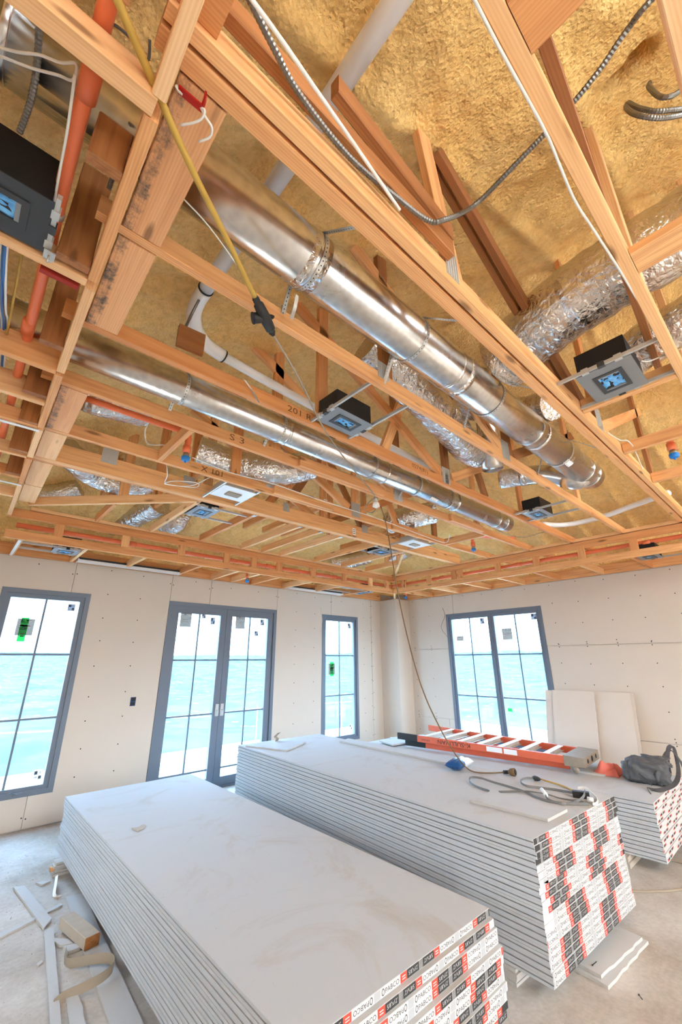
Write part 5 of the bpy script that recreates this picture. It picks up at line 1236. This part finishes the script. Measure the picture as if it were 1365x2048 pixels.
a = Sx(1190, 315, Z2 + .02); tube('prong_cover', [a, a + Vector((.0, -.035, 0))], .016, 'white_metal', gl_, 10, 0)
# sheets lying under the middle stack, floor litter
slab('drywall_offcut', [(3.05, 1.24), (3.66, 1.20), (3.72, 1.95), (3.12, 2.0)], .001, .016, BF, 'lower drywall offcut on the floor under the middle stack', 'offcut', 'drywall offcuts', rough=.004)
slab('drywall_offcut', [(3.08, 1.28), (3.64, 1.22), (3.70, 1.95), (3.15, 2.0)], .018, .016, BF, 'upper drywall offcut on the floor under the middle stack', 'offcut', 'drywall offcuts', rough=.004)
tag(tube('hose', [(4.25, 1.50, .008), (4.38, 1.36, .008), (4.6, 1.2, .008), (4.85, 1.12, .008), (5.1, 1.2, .008), (5.15, 1.34, .008), (5.05, 1.5, .008)], .009, 'kraft', None, 8, 6), 'tan hose curling on the floor beyond the middle stack', 'hose')
lump_o = lump('gypsum_lump', (2.775, 1.375, .016), (.03, .018, .016), 'gypsum', None, 4.0, .2, 12, .6, .8)
for vtx in lump_o.data.vertices: vtx.co.z = max(vtx.co.z, -.5)
tag(lump_o, 'white gypsum lump on the floor below the middle stack', 'gypsum lump')
GZ = lambda x, y, z=.0: U(x / 4.136, 1720 + y / 4.136, z)
slab('drywall_strip', [(.80, 4.73), (.885, 3.93), (.945, 4.02), (.865, 4.70)][:1] + [(.885, 3.93), (.945, 4.03), (.868, 4.70)], .004, .014, BF, 'upper half of the snapped drywall strip on the floor', 'offcut', 'floor scraps')
slab('drywall_strip', [(.80, 2.80), (.757, 2.80), (.885, 3.91), (.935, 3.90)][::-1], .004, .014, BF, 'lower half of the snapped drywall strip on the floor', 'offcut', 'floor scraps')
slab('drywall_strip', [(.60, 4.02), (.67, 4.02), (1.04, 4.19), (1.03, 4.225), (.87, 4.14), (.60, 4.06)], .0005, .012, BF, 'long torn strip crossing under the snapped strip', 'offcut', 'floor scraps', rough=.004)
slab('drywall_strip', [(1.07, 2.6), (1.19, 2.6), (1.19, 4.27), (1.075, 4.29)][:0] + [(.985, 2.62), (1.115, 2.62), (1.188, 4.27), (1.073, 4.29)], .001, .014, BF, 'wide dusty plank lying beside the front stack', 'plank', 'floor scraps')
to_ = empty('timber_offcut', (1.03, 3.7, .016), 'short timber block with a raw sawn end resting on the dusty plank', 'timber')
beam('block', (1.0, 3.87, .016), (1.0685, 3.498, .016), .087, .062, 'dusty_wood', to_); beam('sawn_end', (1.0686, 3.4975, .0165), (1.0695, 3.4926, .0165), .086, .061, 'fir_brown_shade', to_)
slab('timber_face', [(0, 0), (.001, 0), (.001, .001)], -5, .001, BF, '', '') if False else None
tag(beam('timber_stub', (1.14, 4.80, .03), (1.045, 4.80, .03), .036, .03, 'fir'), 'small orange timber stub poking from under the front stack', 'timber')
slab('drywall_crumb', [(.94, 4.71), (.975, 4.635), (1.035, 4.66), (1.0, 4.70)], .001, .012, BF, 'small drywall crumb below the timber stub', 'offcut', 'floor scraps', rough=.004)
slab('drywall_crumb', [(.90, 3.80), (.985, 3.70), (1.0, 3.62), (.93, 3.66)], .001, .014, BF, 'broken drywall crumb beside the snapped strip', 'offcut', 'floor scraps', rough=.006)
slab('drywall_crumb', [(.945, 3.62), (1.01, 3.60), (1.02, 3.55), (.95, 3.54)], .001, .02, BF, 'chunky drywall crumb by the timber block', 'offcut', 'floor scraps', rough=.006)
slab('drywall_crumb', [(.87, 3.14), (.93, 3.12), (.90, 2.75), (.83, 2.75)], .001, .012, BF, 'dusty drywall scrap beside the paper curl', 'offcut', 'floor scraps', rough=.005)
slab('drywall_crumb', [(.80, 3.57), (.83, 3.59), (.835, 3.57), (.81, 3.55)], .001, .006, BF, 'tiny sliver left of the snapped strip', 'offcut', 'floor scraps', rough=.002)
rb = [GZ(470, 130, .05), GZ(460, 200, .03), GZ(450, 290, .015), GZ(500, 300, .006)]
band('paper_strip', rb, .03, (.4, -.6, .5), 'paper', None, .001); tag(bpy.data.objects['paper_strip'], 'torn white paper strip hanging by the timber stub', 'paper scrap')
rb = [GZ(540, 760, .02), GZ(545, 850, .012), GZ(640, 845, .03), GZ(760, 822, .05), GZ(880, 812, .06), GZ(935, 830, .06), GZ(935, 885, .055), GZ(880, 945, .05), GZ(790, 1005, .045), GZ(650, 1075, .03), GZ(520, 1135, .02), GZ(435, 1205, .006)]
p = smooth_path(rb, 6); v, f = ribbon(p, .045, (.15, .25, 1), .0015)
tag(mesh('paper_curl', [a - p[0] for a in v], f, 'kraft', None, Matrix.Translation(p[0])), 'curled brown paper strip lying across the dusty plank', 'paper scrap')
slab('dry_leaf', [(3.33, 1.02), (3.40, 1.0), (3.45, 1.03), (3.38, 1.06)][:0] + [tuple(U(x, y, 0)[:2]) for x, y in ((1245, 1890), (1258, 1902), (1271, 1900), (1258, 1892))][::-1], .001, .003, ['kraft', 'kraft'], 'brown paper flake on the floor near the far offcuts', 'paper scrap')
for i, (x0, y0, x1, y1, lab) in enumerate([(1242, 1900, 1251, 1911, 'dark screw lying by the paper flake'), (1186, 1930, 1194, 1923, 'dark screw lying on the upper offcut'), (1279, 1990, 1286, 1999, 'dark screw lying on open floor')]):
    z = .04 if i == 1 else .005; a, b_ = U(x0, y0, z), U(x1, y1, z)
    t = empty('screw', a, lab, 'screw', 'stray screws'); d = (b_ - a).normalized()
    tube('shank', [a, b_], .002, 'ink', t, 6, 0); tube('screw_top', [a - d * .002, a + d * .004], .0045, 'ink', t, 8, 0, rr=[.0045, .002])
sc_ = slab('torn_paper', [tuple(U(x, y, Z1)[:2]) for x, y in ((262, 1658), (276, 1664), (288, 1658), (292, 1652), (286, 1650), (276, 1656))][::-1], Z1 + .001, .005, ['dusty_wood', 'dusty_wood'], 'torn paper flake on top of the front stack', 'paper scrap', rough=.004)
# loose dust crumbs (too many to count)
mb = MB()
def crumb(x, y, z, s):
    mb.add([(x + random.uniform(-s, s), y + random.uniform(-s, s), z + random.uniform(0, s * .8)) for _ in range(4)] + [(x, y, z + s)], [(0, 1, 4), (1, 2, 4), (2, 3, 4), (3, 0, 4)])
for _ in range(900): crumb(random.uniform(.2, 1.15), random.uniform(2.4, 5.4), .001, random.uniform(.002, .007))
for _ in range(500): crumb(random.uniform(2.4, 5.5), random.uniform(.6, 1.5), .001, random.uniform(.001, .005))
for _ in range(160): crumb(random.uniform(1.15, 2.3), random.uniform(1.5, 5.0), Z1 + .0005, random.uniform(.001, .004))
for _ in range(160): crumb(random.uniform(2.85, 3.9), random.uniform(1.5, 4.9), Z2 + .0005, random.uniform(.001, .004))
tag(mb.build('gypsum_crumbs', 'gypsum', origin=(2, 3, 0)), 'gypsum crumbs and dust scattered over floor and stacks', 'debris', kind='stuff')
